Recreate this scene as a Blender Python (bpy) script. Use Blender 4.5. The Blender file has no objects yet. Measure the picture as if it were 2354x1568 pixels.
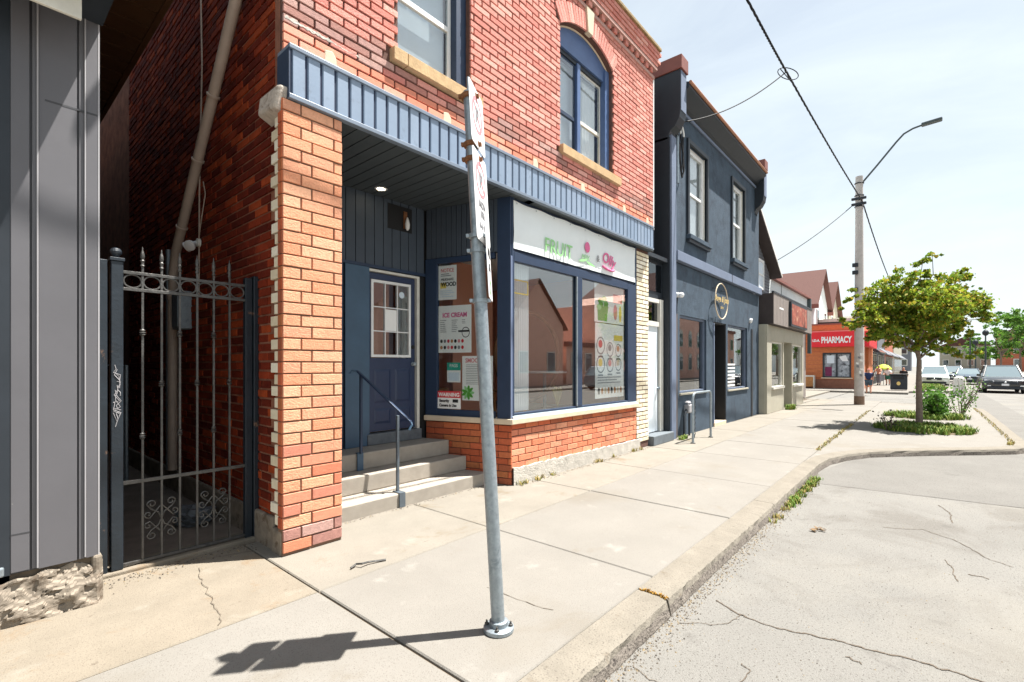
import bpy, bmesh, math, random
from mathutils import Vector, Matrix
random.seed(7)
R = math.radians
scene = bpy.context.scene
C = scene.collection

# ------------------------------------------------------------------ camera, sky, sun, exposure
TH = math.atan2(957, 1105)                     # street direction (+X) lies this far right of the lens axis
cd = bpy.data.cameras.new('camera'); cam = bpy.data.objects.new('camera', cd); C.objects.link(cam)
cam.location = (0, 0, 1.6); cam.rotation_euler = (R(90), 0, TH - R(90))
cd.sensor_width = 36; cd.lens = 36 * 1105 / 2354; cd.shift_y = 56 / 2354
cd.clip_start = .05; cd.clip_end = 3000
scene.camera = cam

SUN = Vector((-.325, .25, -1)).normalized()    # direction the light travels
wd = bpy.data.worlds.new('World'); scene.world = wd; wd.use_nodes = True
nt = wd.node_tree; N = nt.nodes; LK = nt.links
bg = N['Background']
sky = N.new('ShaderNodeTexSky'); sky.sky_type = 'NISHITA'; sky.sun_disc = False
sky.sun_elevation = R(68); sky.sun_rotation = math.atan2(.815, -.58)
sky.air_density = 1.0; sky.dust_density = 1.6; sky.ozone_density = 1.0
tc = N.new('ShaderNodeTexCoord')
mp = N.new('ShaderNodeMapping'); mp.inputs['Scale'].default_value = (1.0, 1.0, 3.2)
ns = N.new('ShaderNodeTexNoise'); ns.inputs['Scale'].default_value = 1.9; ns.inputs['Detail'].default_value = 9
ns.inputs['Roughness'].default_value = .6; ns.inputs['Distortion'].default_value = .7
rp = N.new('ShaderNodeValToRGB'); rp.color_ramp.elements[0].position = .36; rp.color_ramp.elements[1].position = .68
rp.color_ramp.elements[0].color = (.72, .72, .72, 1); rp.color_ramp.elements[1].color = (1, 1, 1, 1)
mx = N.new('ShaderNodeMix'); mx.data_type = 'RGBA'
LK.new(tc.outputs['Generated'], mp.inputs['Vector']); LK.new(mp.outputs['Vector'], ns.inputs['Vector'])
sx = N.new('ShaderNodeSeparateXYZ'); LK.new(tc.outputs['Generated'], sx.inputs[0])
el = N.new('ShaderNodeMapRange'); el.inputs['From Min'].default_value = .05; el.inputs['From Max'].default_value = .9
el.inputs['To Min'].default_value = 1.; el.inputs['To Max'].default_value = .5
LK.new(sx.outputs['Z'], el.inputs['Value'])
vm = N.new('ShaderNodeMath'); vm.operation = 'MULTIPLY'; vm.use_clamp = True
LK.new(ns.outputs['Fac'], rp.inputs['Fac']); LK.new(rp.outputs['Color'], vm.inputs[0]); LK.new(el.outputs[0], vm.inputs[1]); LK.new(vm.outputs[0], mx.inputs['Factor'])
LK.new(sky.outputs['Color'], mx.inputs['A']); mx.inputs['B'].default_value = (7.6, 8.35, 8.55, 1)
LK.new(mx.outputs['Result'], bg.inputs['Color']); bg.inputs['Strength'].default_value = .05

sd = bpy.data.lights.new('sun', 'SUN'); sd.energy = 5.0; sd.angle = R(.5); sd.color = (1, .965, .91)
so = bpy.data.objects.new('sun', sd); C.objects.link(so); so.location = (0, -10, 30)
so.rotation_euler = SUN.to_track_quat('-Z', 'Y').to_euler()
vs = scene.view_settings
vs.view_transform = 'Standard'; vs.look = 'None'; vs.gamma = 1; vs.exposure = 1.5; vs.use_curve_mapping = False
scene.cycles.max_bounces = 8; scene.cycles.diffuse_bounces = 4; scene.cycles.glossy_bounces = 4
scene.cycles.transparent_max_bounces = 16; scene.cycles.transmission_bounces = 6
scene.cycles.use_denoising = True
scene.cycles.caustics_reflective = False; scene.cycles.caustics_refractive = False

# ------------------------------------------------------------------ materials
def lin(h):
    h = h.lstrip('#'); o = []
    for i in (0, 2, 4):
        c = int(h[i:i+2], 16) / 255
        o.append(c / 12.92 if c <= .04045 else ((c + .055) / 1.055) ** 2.4)
    return tuple(o)
def colr(c): return lin(c) if isinstance(c, str) else c
MATS = {}
def mat(name, col, rough=.75, var=.12, scale=5., bump=0., bscale=60., metal=0., spec=.4, cols=None,
        stain=None, sscale=2., sthr=.6, speck=None, spscale=220., coat=0., emit=0., more=()):
    """principled: base colour with noise, optional palette picked per piece, optional stains and specks, bump"""
    if name in MATS: return MATS[name]
    m = bpy.data.materials.new(name); m.use_nodes = True; MATS[name] = m
    t = m.node_tree; n = t.nodes; L = t.links; p = n['Principled BSDF']
    p.inputs['Roughness'].default_value = rough; p.inputs['Metallic'].default_value = metal
    p.inputs['Specular IOR Level'].default_value = spec
    if coat: p.inputs['Coat Weight'].default_value = coat; p.inputs['Coat Roughness'].default_value = .05
    geo = n.new('ShaderNodeNewGeometry'); pos = geo.outputs['Position']
    c = colr(col)
    if cols:
        at = n.new('ShaderNodeAttribute'); at.attribute_name = 'rnd'
        oi = n.new('ShaderNodeObjectInfo')
        ad = n.new('ShaderNodeMath'); ad.operation = 'ADD'
        fr = n.new('ShaderNodeMath'); fr.operation = 'FRACT'
        L.new(at.outputs['Fac'], ad.inputs[0]); L.new(oi.outputs['Random'], ad.inputs[1]); L.new(ad.outputs[0], fr.inputs[0])
        rm = n.new('ShaderNodeValToRGB'); rm.color_ramp.interpolation = 'CONSTANT'
        e = rm.color_ramp.elements; k = len(cols)
        while len(e) < k: e.new(.5)
        for i, cc in enumerate(cols):
            e[i].position = i / k; e[i].color = (*colr(cc), 1)
        L.new(fr.outputs[0], rm.inputs['Fac']); base = rm.outputs['Color']
    else:
        rgb = n.new('ShaderNodeRGB'); rgb.outputs[0].default_value = (*c, 1); base = rgb.outputs[0]
    if var:
        no = n.new('ShaderNodeTexNoise'); no.inputs['Scale'].default_value = scale; no.inputs['Detail'].default_value = 6
        no.inputs['Roughness'].default_value = .65
        L.new(pos, no.inputs['Vector'])
        mr = n.new('ShaderNodeMapRange'); mr.inputs['From Min'].default_value = .25; mr.inputs['From Max'].default_value = .75
        mr.inputs['To Min'].default_value = 1 - var; mr.inputs['To Max'].default_value = 1 + var
        L.new(no.outputs['Fac'], mr.inputs['Value'])
        mm = n.new('ShaderNodeMix'); mm.data_type = 'RGBA'; mm.blend_type = 'MULTIPLY'; mm.inputs['Factor'].default_value = 1
        L.new(base, mm.inputs['A']); L.new(mr.outputs[0], mm.inputs['B']); base = mm.outputs['Result']
    if stain:
        no = n.new('ShaderNodeTexNoise'); no.inputs['Scale'].default_value = sscale; no.inputs['Detail'].default_value = 8
        no.inputs['Roughness'].default_value = .7; no.inputs['Distortion'].default_value = .5
        L.new(pos, no.inputs['Vector'])
        rr = n.new('ShaderNodeMapRange'); rr.inputs['From Min'].default_value = sthr; rr.inputs['From Max'].default_value = sthr + .12
        L.new(no.outputs['Fac'], rr.inputs['Value'])
        mm = n.new('ShaderNodeMix'); mm.data_type = 'RGBA'
        L.new(rr.outputs[0], mm.inputs['Factor']); L.new(base, mm.inputs['A']); mm.inputs['B'].default_value = (*colr(stain), 1)
        base = mm.outputs['Result']
    if speck:
        vo = n.new('ShaderNodeTexNoise'); vo.inputs['Scale'].default_value = spscale; vo.inputs['Detail'].default_value = 2
        L.new(pos, vo.inputs['Vector'])
        rr = n.new('ShaderNodeMapRange'); rr.inputs['From Min'].default_value = .58; rr.inputs['From Max'].default_value = .7
        L.new(vo.outputs['Fac'], rr.inputs['Value'])
        mm = n.new('ShaderNodeMix'); mm.data_type = 'RGBA'
        L.new(rr.outputs[0], mm.inputs['Factor']); L.new(base, mm.inputs['A']); mm.inputs['B'].default_value = (*colr(speck), 1)
        base = mm.outputs['Result']
    for (mc, msc, mth, mso, mfa) in more:            # further stains: colour, scale, threshold, softness, strength
        no = n.new('ShaderNodeTexNoise'); no.inputs['Scale'].default_value = msc; no.inputs['Detail'].default_value = 7; no.inputs['Roughness'].default_value = .62
        L.new(pos, no.inputs['Vector'])
        rr = n.new('ShaderNodeMapRange'); rr.inputs['From Min'].default_value = mth; rr.inputs['From Max'].default_value = mth + mso; rr.inputs['To Max'].default_value = mfa
        L.new(no.outputs['Fac'], rr.inputs['Value'])
        mm = n.new('ShaderNodeMix'); mm.data_type = 'RGBA'
        L.new(rr.outputs[0], mm.inputs['Factor']); L.new(base, mm.inputs['A']); mm.inputs['B'].default_value = (*colr(mc), 1)
        base = mm.outputs['Result']
    L.new(base, p.inputs['Base Color'])
    if emit:
        L.new(base, p.inputs['Emission Color']); p.inputs['Emission Strength'].default_value = emit
    if bump:
        nb = n.new('ShaderNodeTexNoise'); nb.inputs['Scale'].default_value = bscale; nb.inputs['Detail'].default_value = 5
        L.new(pos, nb.inputs['Vector'])
        bp = n.new('ShaderNodeBump'); bp.inputs['Strength'].default_value = min(1, bump); bp.inputs['Distance'].default_value = .01
        L.new(nb.outputs['Fac'], bp.inputs['Height']); L.new(bp.outputs['Normal'], p.inputs['Normal'])
    return m
def glass(name, r0=.06, tint=(.95, .97, .97)):
    if name in MATS: return MATS[name]
    m = bpy.data.materials.new(name); m.use_nodes = True; MATS[name] = m
    t = m.node_tree; n = t.nodes; L = t.links; n.remove(n['Principled BSDF'])
    tr = n.new('ShaderNodeBsdfTransparent'); tr.inputs['Color'].default_value = (*tint, 1)
    gl = n.new('ShaderNodeBsdfGlossy'); gl.inputs['Roughness'].default_value = .004
    lw = n.new('ShaderNodeLayerWeight'); lw.inputs['Blend'].default_value = .5
    pw = n.new('ShaderNodeMath'); pw.operation = 'POWER'; pw.inputs[1].default_value = 5
    mr = n.new('ShaderNodeMapRange'); mr.inputs['To Min'].default_value = r0; mr.inputs['To Max'].default_value = 1
    mi = n.new('ShaderNodeMixShader')
    L.new(lw.outputs['Facing'], pw.inputs[0]); L.new(pw.outputs[0], mr.inputs['Value']); L.new(mr.outputs[0], mi.inputs[0])
    L.new(tr.outputs[0], mi.inputs[1]); L.new(gl.outputs[0], mi.inputs[2])
    L.new(mi.outputs[0], n['Material Output'].inputs['Surface'])
    return m

m_conc = mat('sidewalk concrete', (0.200, 0.187, 0.166), .88, .09, 1.1, .35, 170, stain=(0.176, 0.155, 0.126), sscale=1.3, sthr=.60, speck=(0.135, 0.122, 0.106), spscale=140, spec=.2, more=(((0.077, 0.068, 0.059), 9, .70, .03, .55), ((0.270, 0.257, 0.230), 3.1, .60, .12, .6), ((0.153, 0.131, 0.099), .45, .54, .16, .55), ((0.108, 0.095, 0.081), 38, .68, .04, .5)))
m_conc2 = mat('inner strip concrete', (0.212, 0.193, 0.162), .88, .11, 2.0, .35, 150, stain=(0.176, 0.144, 0.101), sscale=1.6, sthr=.58, speck=(0.144, 0.126, 0.108), spscale=140, spec=.2, more=(((0.099, 0.081, 0.063), 7, .66, .05, .5), ((0.270, 0.252, 0.216), 2.7, .60, .1, .5)))
m_apron = mat('apron concrete', (0.209, 0.180, 0.140), .88, .14, 2.4, .4, 130, stain=(0.194, 0.135, 0.081), sscale=1.9, sthr=.56, speck=(0.135, 0.113, 0.090), spscale=140, spec=.2, more=(((0.090, 0.068, 0.050), 6, .64, .06, .6), ((0.261, 0.239, 0.198), 2.2, .58, .1, .6)))
m_curb = mat('kerb concrete', (0.191, 0.171, 0.140), .9, .16, 4, .6, 70, stain=(0.135, 0.110, 0.081), sscale=5, sthr=.60, speck=(0.108, 0.095, 0.081), spscale=90, spec=.2, more=(((0.072, 0.059, 0.045), 12, .66, .05, .6),))
m_curbface = mat('kerb face aggregate', (0.192, 0.168, 0.144), .95, .35, 30, 1., 60, speck=(0.056, 0.048, 0.044), spscale=45, spec=.15)
m_road = mat('worn asphalt', (0.184, 0.177, 0.162), .92, .12, .7, .8, 150, stain=(0.151, 0.142, 0.128), sscale=.8, sthr=.53, speck=(0.090, 0.083, 0.074), spscale=75, spec=.15, more=(((0.270, 0.261, 0.243), 95, .60, .08, .55), ((0.108, 0.101, 0.092), 2.3, .64, .08, .5), ((0.211, 0.198, 0.171), .35, .52, .2, .6), ((0.081, 0.072, 0.063), 16, .70, .03, .6)))
m_joint = mat('joint dirt', (.13, .10, .07), .95, .3, 20)
m_crack = mat('crack', (.10, .08, .06), .95, .3, 20)
m_patch = mat('tar patch', (.22, .20, .18), .9, .2, 8, .4, 150)
m_mort_shade = mat('joint shade mortar', (.12, .062, .048), .95, .3, 14, .4, 80)  # dark colour carries the shadow of the recessed brick joints
m_mort_lite = mat('pillar mortar', (.20, .12, .08), .95, .25, 14, .4, 80)
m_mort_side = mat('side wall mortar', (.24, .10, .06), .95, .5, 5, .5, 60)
m_brk_up = mat('upper wall brick', '#c4705a', .88, .22, 42, .8, 70, cols=['#d9998c', '#d49184', '#ce897c', '#d79688', '#c98074', '#d59084', '#dfa698', '#d08a7e'], spec=.2, more=(((.44, .185, .145), .9, .54, .16, .40), ((.22, .10, .08), 3.2, .64, .1, .35)))
m_brk_low = mat('newer coral brick', '#e0805e', .85, .12, 30, .4, 120, cols=['#e39a80', '#de9076', '#e6a48c', '#d8886e'], spec=.2, more=(((.46, .19, .12), 1.1, .54, .16, .40),))
m_brk_grey = mat('weathered brick', '#94807a', .9, .2, 25, .5, 100, cols=['#b08a82', '#a87c72', '#b8948a', '#b47c70'], spec=.2)
m_brk_pil = mat('pillar brick', '#e09060', .88, .17, 38, .7, 80, cols=['#e0a482', '#dd9e7c', '#d89876', '#e3ab8a', '#db9c7c', '#d49678', '#e0a584', '#d6916f'], speck=(.74, .42, .26), spscale=120, spec=.2, more=(((.50, .235, .14), 1.3, .52, .14, .5), ((.33, .16, .10), 5, .64, .08, .4)))
m_brk_pilb = mat('lower pillar brick', '#cc6a48', .88, .14, 24, .5, 120, cols=['#d18668', '#cc7e62', '#d68e72', '#c6826c', '#da9a7c'], spec=.2)
m_brk_bay = mat('bay brick', '#d06844', .88, .20, 38, .7, 80, cols=['#d98766', '#d27e5e', '#dd9070', '#cc7e62', '#d98a6a', '#c0836a', '#e09c7c'], spec=.2, more=(((.33, .12, .07), 1.6, .54, .14, .45),))
m_brk_bayshade = mat('shaded bay brick', '#b04c2c', .85, .16, 24, .4, 120, cols=['#c06444', '#b25a3c', '#c06c48', '#a05a40', '#b26c46'], spec=.2)  # darker copy of the bay brick, with shade put into its colour
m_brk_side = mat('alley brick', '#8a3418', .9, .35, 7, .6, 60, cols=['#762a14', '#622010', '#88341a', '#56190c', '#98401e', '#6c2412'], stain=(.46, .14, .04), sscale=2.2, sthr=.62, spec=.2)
m_brk_white = mat('cream brick', '#e6dcc4', .8, .10, 20, .3, 100, cols=['#eae0c8', '#e2d6bc', '#f0e8d4', '#ddd0b4'], spec=.3)
m_stone = mat('sandstone', (.52, .36, .20), .9, .22, 7, .6, 60, stain=(.28, .18, .10), sscale=6, sthr=.60, spec=.2)
m_ledge = mat('ledge stone', (.64, .52, .38), .8, .10, 6, .25, 90, spec=.3)
m_found = mat('foundation stone', (.46, .43, .38), .95, .22, 8, .9, 45, stain=(.16, .145, .125), sscale=7, sthr=.60, spec=.2)
m_rubble = mat('crumbling parging', (.23, .195, .155), .95, .35, 9, .45, 30, stain=(.12, .09, .065), sscale=7, sthr=.54, spec=.15)
m_navy = mat('navy paint', (.020, .038, .078), .5, .12, 6, .08, 60, spec=.45)
m_navyd = mat('navy door paint', (.020, .034, .082), .45, .08, 5, .05, 60, spec=.5)
m_blue = mat('blue panel paint', (.045, .095, .155), .45, .18, 3, .06, 40, spec=.5)
m_fasc = mat('fascia steel', (.24, .29, .40), .42, .12, 2.2, .06, 25, spec=.6, cols=[(.215, .28, .375), (.20, .265, .36), (.235, .30, .395), (.205, .27, .365)], more=(((.13, .16, .21), 6, .62, .1, .5),))
m_fasctrim = mat('fascia trim', (.17, .21, .27), .4, .12, 4, spec=.6)
m_fascgroove = mat('fascia groove', (.022, .035, .075), .6, .1, 5)
m_soff = mat('soffit board', (.060, .072, .080), .55, .1, 4, spec=.35)
m_siding = mat('entry siding', (.055, .070, .092), .55, .1, 4, spec=.4)
m_black = mat('black', (.012, .012, .013), .6, .1, 5)
m_white = mat('white paint', (.80, .80, .79), .5, .05, 5, spec=.4)
m_offw = mat('off white frame', (.66, .64, .58), .6, .12, 8)
m_door2 = mat('white steel door', (.70, .76, .80), .4, .04, 3, spec=.5)
m_step = mat('step concrete', (.33, .295, .25), .9, .14, 6, .5, 110, stain=(0.192, 0.152, 0.112), sscale=7, sthr=.64, spec=.2)
m_iron = mat('wrought iron', (.10, .097, .092), .5, .35, 18, .4, 60, metal=.6, stain=(.28, .12, .05), sscale=9, sthr=.66)
m_ironpost = mat('painted iron post', (.012, .019, .027), .45, .3, 6, .25, 40, stain=(.40, .22, .12), sscale=4, sthr=.64, spec=.5)
m_galv = mat('galvanised pipe', (.30, .345, .375), .42, .22, 26, .15, 60, metal=.55, stain=(.20, .24, .265), sscale=14, sthr=.55)
m_rust = mat('rusty bracket', (.23, .10, .045), .85, .4, 30, .5, 60, metal=.2)
m_sign = mat('sign white', (.82, .82, .82), .4, .04, 8)
m_red = mat('print red', (.62, .03, .04), .5, .05)
m_fred = mat('faded sign red', (.72, .25, .27), .5, .2, 30)
m_ink = mat('print black', (.02, .02, .02), .6, 0)
m_fink = mat('faded print grey', (.22, .22, .23), .6, .3, 30)
m_green = mat('print green', (.10, .36, .05), .5, .2, 20)
m_lgreen = mat('banner green', (.30, .62, .26), .6, .12, 20)
m_pink = mat('banner pink', (.72, .15, .32), .6, .12, 20)
m_teal = mat('poster teal', (.03, .36, .25), .5, .1)
m_yellow = mat('print yellow', (.80, .60, .12), .5, .1)
m_banner = mat('banner vinyl', (.78, .82, .82), .5, .04, 3, spec=.4)
m_paper = mat('poster paper', (.88, .87, .84), .6, .03, 5)
m_gold = mat('gold lettering', (.75, .55, .20), .35, .1, 5, metal=.5)
m_salmon = mat('salmon plaster', (.82, .36, .24), .8, .05, 3)
m_ifloor = mat('interior floor', (.50, .42, .34), .5, .2, 5)
m_iceil = mat('interior ceiling', (.70, .70, .68), .8, .05, 3)
m_wood = mat('warm wood', (.46, .20, .065), .5, .25, 9)
m_curtain = mat('white curtain', (.82, .84, .86), .85, .05, 4)
m_blind = mat('pale blind', (.66, .74, .82), .8, .08, 3)
m_grey = mat('grey metal panel', (.120, .117, .126), .5, .08, 1.5, .05, 15, spec=.4, stain=(.115, .112, .118), sscale=2.2, sthr=.6, more=(((.30, .29, .28), 13, .72, .03, .6), ((.09, .085, .085), 5, .66, .06, .5)))
m_greyd = mat('grey seam', (.055, .055, .06), .6, .1)
m_greyl = mat('grey seam light', (.36, .35, .36), .45, .08)
m_brownsoff = mat('brown eave', (.10, .045, .018), .7, .2, 5)
m_pipe = mat('beige drain pipe', (.46, .36, .285), .5, .14, 4, .1, 30, spec=.4)
m_stucco = mat('dark stucco', (.060, .085, .115), .85, .28, 3.2, .9, 45, stain=(.045, .062, .085), sscale=2.2, sthr=.52, spec=.25)
m_stuccow = mat('pale pilaster', (.15, .185, .26), .7, .12, 3, .2, 40)
m_dtrim = mat('dark trim', (.022, .028, .036), .5, .15, 4, spec=.4)
m_redcap = mat('red metal cap', (.21, .075, .058), .6, .14, 4)
m_gutter = mat('copper gutter edge', (.40, .19, .11), .55, .2, 4)
m_taupe = mat('taupe siding', (.24, .205, .185), .7, .12, 3)
m_olive = mat('putty paint', (.40, .375, .30), .7, .1, 3)
m_brownd = mat('dark brown siding', (.055, .042, .040), .7, .15, 4)
m_slate = mat('slate siding', (.16, .165, .185), .7, .15, 4)
m_wht_stucco = mat('white stucco', (.66, .70, .70), .85, .06, 3, .3, 50)
m_roof = mat('brown shingles', (.105, .046, .037), .9, .18, 20, .6, 30, stain=(.08, .035, .03), sscale=9, sthr=.55)
m_farbrick = mat('orange brick', (.50, .165, .065), .9, .2, 8, .4, 40, stain=(.36, .12, .06), sscale=3, sthr=.58)
m_farbrick2 = mat('red far brick', (.42, .13, .07), .9, .2, 3, .4, 40)
m_pharm = mat('pharmacy red', (.72, .018, .03), .45, .06, 3)
m_bark = mat('bark', (.20, .15, .12), .95, .35, 20, 1., 30)
m_pole = mat('weathered wood pole', (.50, .46, .43), .9, .15, 6, .5, 40, stain=(.36, .33, .31), sscale=4, sthr=.6)
m_wire = mat('black cable', (.012, .012, .014), .7, .1)
m_lampg = mat('lamp grey', (.06, .08, .085), .5, .1)
m_darkglass = glass('dark glazing', .10, (.45, .50, .52))
m_glass = glass('shop glass', .18)
m_glass2 = glass('window glass', .17)
m_glass3 = glass('side window glass', .045)
m_tyre = mat('tyre', (.018, .018, .018), .9, .1)
m_rim = mat('wheel rim', (.45, .46, .47), .3, .05, metal=.9)
m_carblack = mat('black car paint', (.012, .015, .018), .25, .05, 2, coat=1., spec=.5)
m_carnavy = mat('dark blue car paint', (.025, .045, .065), .25, .05, 2, coat=1.)
m_carsilver = mat('silver car paint', (.50, .54, .55), .3, .05, 2, coat=1., metal=.4)
m_carwhite = mat('pale car paint', (.66, .72, .66), .3, .05, 2, coat=1.)
m_cargrey = mat('grey car paint', (.20, .24, .28), .3, .05, 2, coat=1., metal=.3)
m_head = mat('headlamp', (.85, .87, .88), .15, .02, spec=.8)
m_chrome = mat('chrome', (.62, .64, .65), .18, .05, metal=1.)
m_plate = mat('number plate', (.78, .80, .82), .5, .03)
m_skin = mat('skin', (.52, .27, .18), .6, .06)
m_lamp = mat('lit lamp', (1, .86, .62), .5, 0, emit=6.)
m_leafs = []

# ------------------------------------------------------------------ mesh builder and object helpers
WL = {}
class MB:
    def __init__(s, M=None): s.v = []; s.f = []; s.a = []; s.M = M; s.mi = []
    def add(s, vs, fs, rnd=0., mi=0):
        b = len(s.v)
        s.v += [tuple(s.M @ Vector(q)) for q in vs] if s.M is not None else [tuple(q) for q in vs]
        for f in fs: s.f.append([b + i for i in f]); s.a.append(rnd); s.mi.append(mi)
        return s
    def box(s, x0, x1, y0, y1, z0, z1, rnd=0., mi=0):
        return s.add([(x0, y0, z0), (x1, y0, z0), (x1, y1, z0), (x0, y1, z0), (x0, y0, z1), (x1, y0, z1), (x1, y1, z1), (x0, y1, z1)],
                     [(0, 3, 2, 1), (4, 5, 6, 7), (0, 1, 5, 4), (1, 2, 6, 5), (2, 3, 7, 6), (3, 0, 4, 7)], rnd, mi)
    def obox(s, c, ax, ay, az, rnd=0.):            # centre and three half-axis vectors
        c, ax, ay, az = map(Vector, (c, ax, ay, az)); p = []
        for k in (-1, 1):
            for i, j in ((-1, -1), (1, -1), (1, 1), (-1, 1)): p.append(c + ax * i + ay * j + az * k)
        return s.add(p, [(0, 3, 2, 1), (4, 5, 6, 7), (0, 1, 5, 4), (1, 2, 6, 5), (2, 3, 7, 6), (3, 0, 4, 7)], rnd)
    def quad(s, *p, rnd=0.): return s.add(p, [tuple(range(len(p)))], rnd)
    def prism(s, poly, a, b, axis='y'):            # polygon extruded along an axis
        n = len(poly)
        if axis == 'y': P = [(x, a, z) for x, z in poly] + [(x, b, z) for x, z in poly]
        elif axis == 'z': P = [(x, y, a) for x, y in poly] + [(x, y, b) for x, y in poly]
        else: P = [(a, y, z) for y, z in poly] + [(b, y, z) for y, z in poly]
        F = [tuple(range(n)), tuple(range(2 * n - 1, n - 1, -1))] + [(i, i + n, (i + 1) % n + n, (i + 1) % n) for i in range(n)]
        return s.add(P, F)
    def tube(s, pts, r, n=8, closed=False):
        pts = [Vector(p) for p in pts]; m = len(pts); P = []
        up = None
        for i, p in enumerate(pts):
            t = (pts[(i + 1) % m] - pts[i - 1]) if (closed or 0 < i < m - 1) else (pts[1] - pts[0] if i == 0 else pts[-1] - pts[-2])
            t.normalize()
            if up is None: up = t.orthogonal().normalized()
            up = (up - t * up.dot(t)); up = up.normalized() if up.length > 1e-6 else t.orthogonal().normalized()
            sd = t.cross(up); rr = r[i] if isinstance(r, (list, tuple)) else r
            for k in range(n):
                a = 2 * math.pi * k / n; P.append(p + (up * math.cos(a) + sd * math.sin(a)) * rr)
        F = []
        for i in range(m if closed else m - 1):
            j = (i + 1) % m
            for k in range(n): F.append((i * n + k, i * n + (k + 1) % n, j * n + (k + 1) % n, j * n + k))
        if not closed: F += [tuple(range(n - 1, -1, -1)), tuple((m - 1) * n + k for k in range(n))]
        return s.add(P, F)
    def lathe(s, prof, c=(0, 0, 0), n=16, axis=None):
        c = Vector(c); P = []; F = []
        Q = Vector(axis).to_track_quat('Z', 'Y') if axis is not None else None
        for r, z in prof:
            for k in range(n):
                a = 2 * math.pi * k / n; q = Vector((r * math.cos(a), r * math.sin(a), z))
                P.append(c + (Q @ q if Q else q))
        m = len(prof)
        for i in range(m - 1):
            for k in range(n): F.append((i * n + k, i * n + (k + 1) % n, (i + 1) * n + (k + 1) % n, (i + 1) * n + k))
        F += [tuple(range(n - 1, -1, -1)), tuple((m - 1) * n + k for k in range(n))]
        return s.add(P, F)
    def brick(s, c, U, L, H, proud, rnd=0., N=None, deep=.03, ch=.003):
        """a brick with chamfered face: centre on the wall face, along unit U, outward N"""
        c = Vector(c); U = Vector(U); N = Vector(N); Z = Vector((0, 0, 1)); l = L / 2; h = H / 2
        P = [c + U * a * l + Z * b * h - N * deep for a, b in ((-1, -1), (1, -1), (1, 1), (-1, 1))]
        P += [c + U * a * l + Z * b * h + N * (proud - ch) for a, b in ((-1, -1), (1, -1), (1, 1), (-1, 1))]
        P += [c + U * a * (l - ch) + Z * b * (h - ch) + N * proud for a, b in ((-1, -1), (1, -1), (1, 1), (-1, 1))]
        F = [(8, 9, 10, 11)] + [(4 + i, 4 + (i + 1) % 4, 8 + (i + 1) % 4, 8 + i) for i in range(4)] + [(i, (i + 1) % 4, 4 + (i + 1) % 4, 4 + i) for i in range(4)]
        return s.add(P, F, rnd)
    def build(s, name, m, parent=None, smooth=False, bevel=0., seg=2, kind=None, origin=None):
        P = [Vector(q) for q in s.v]
        if origin is None:
            lo = [min(q[i] for q in P) for i in range(3)]; hi = [max(q[i] for q in P) for i in range(3)]
            origin = Vector(((lo[0] + hi[0]) / 2, (lo[1] + hi[1]) / 2, lo[2]))
        origin = Vector(origin)
        me = bpy.data.meshes.new(name)
        me.from_pydata([q - origin for q in P], [], s.f)
        ms = m if isinstance(m, (list, tuple)) else [m]
        for q in ms: me.materials.append(q)
        if len(ms) > 1: me.polygons.foreach_set('material_index', s.mi)
        if any(s.a):
            at = me.attributes.new('rnd', 'FLOAT', 'FACE'); at.data.foreach_set('value', s.a)
        if smooth:
            me.polygons.foreach_set('use_smooth', [True] * len(me.polygons))
        me.validate(); me.update()
        o = bpy.data.objects.new(name, me); C.objects.link(o)
        place(o, parent, origin)
        if smooth and smooth != 'all':
            try: me.set_sharp_from_angle(angle=R(40))
            except Exception: pass
        if bevel:
            b = o.modifiers.new('bevel', 'BEVEL'); b.width = bevel; b.segments = seg; b.limit_method = 'ANGLE'; b.angle_limit = R(40)
            b.harden_normals = False
        if kind: o['kind'] = kind
        return o
def place(o, parent, world):
    WL[o] = Vector(world)
    if parent is not None:
        o.parent = parent; o.location = Vector(world) - WL[parent]
    else: o.location = world
def tag(o, label=None, cat=None, group=None, kind=None):
    if label: o['label'] = label
    if cat: o['category'] = cat
    if group: o['group'] = group
    if kind: o['kind'] = kind
    return o
def thing(name, loc, label, cat, group=None):
    o = bpy.data.objects.new(name, None); C.objects.link(o); place(o, None, loc); o.empty_display_size = .2
    return tag(o, label, cat, group)
def part(name, parent, m, fn, **k):
    b = MB(); fn(b); return b.build(name, m, parent, **k)
def text(name, s, size, loc, m, parent, xd=(1, 0, 0), up=(0, 0, 1), align='LEFT', sx=1., shear=0., ext=.0015, bold=0.):
    cu = bpy.data.curves.new(name, 'FONT'); cu.body = s; cu.size = size; cu.align_x = align; cu.extrude = ext; cu.shear = shear
    cu.offset = bold; cu.resolution_u = 3
    cu.materials.append(m)
    o = bpy.data.objects.new(name, cu); C.objects.link(o)
    x = Vector(xd).normalized(); u = Vector(up).normalized(); n = x.cross(u)
    M = Matrix((x * sx, u, n)).transposed().to_4x4(); M.translation = Vector(loc) - (WL[parent] if parent is not None else Vector((0, 0, 0)))
    WL[o] = Vector(loc)
    if parent is not None: o.parent = parent
    o.matrix_basis = M
    return o
def disc(b, c, xd, up, rx, ry, n=20, r0=0.):
    """flat disc or ring in the plane of xd, up"""
    c = Vector(c); x = Vector(xd).normalized(); u = Vector(up).normalized()
    o = [c + x * rx * math.cos(2 * math.pi * k / n) + u * ry * math.sin(2 * math.pi * k / n) for k in range(n)]
    if r0:
        i = [c + x * rx * r0 * math.cos(2 * math.pi * k / n) + u * ry * r0 * math.sin(2 * math.pi * k / n) for k in range(n)]
        b.add(o + i, [(k, (k + 1) % n, n + (k + 1) % n, n + k) for k in range(n)])
    else: b.add(o, [tuple(range(n))])
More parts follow.
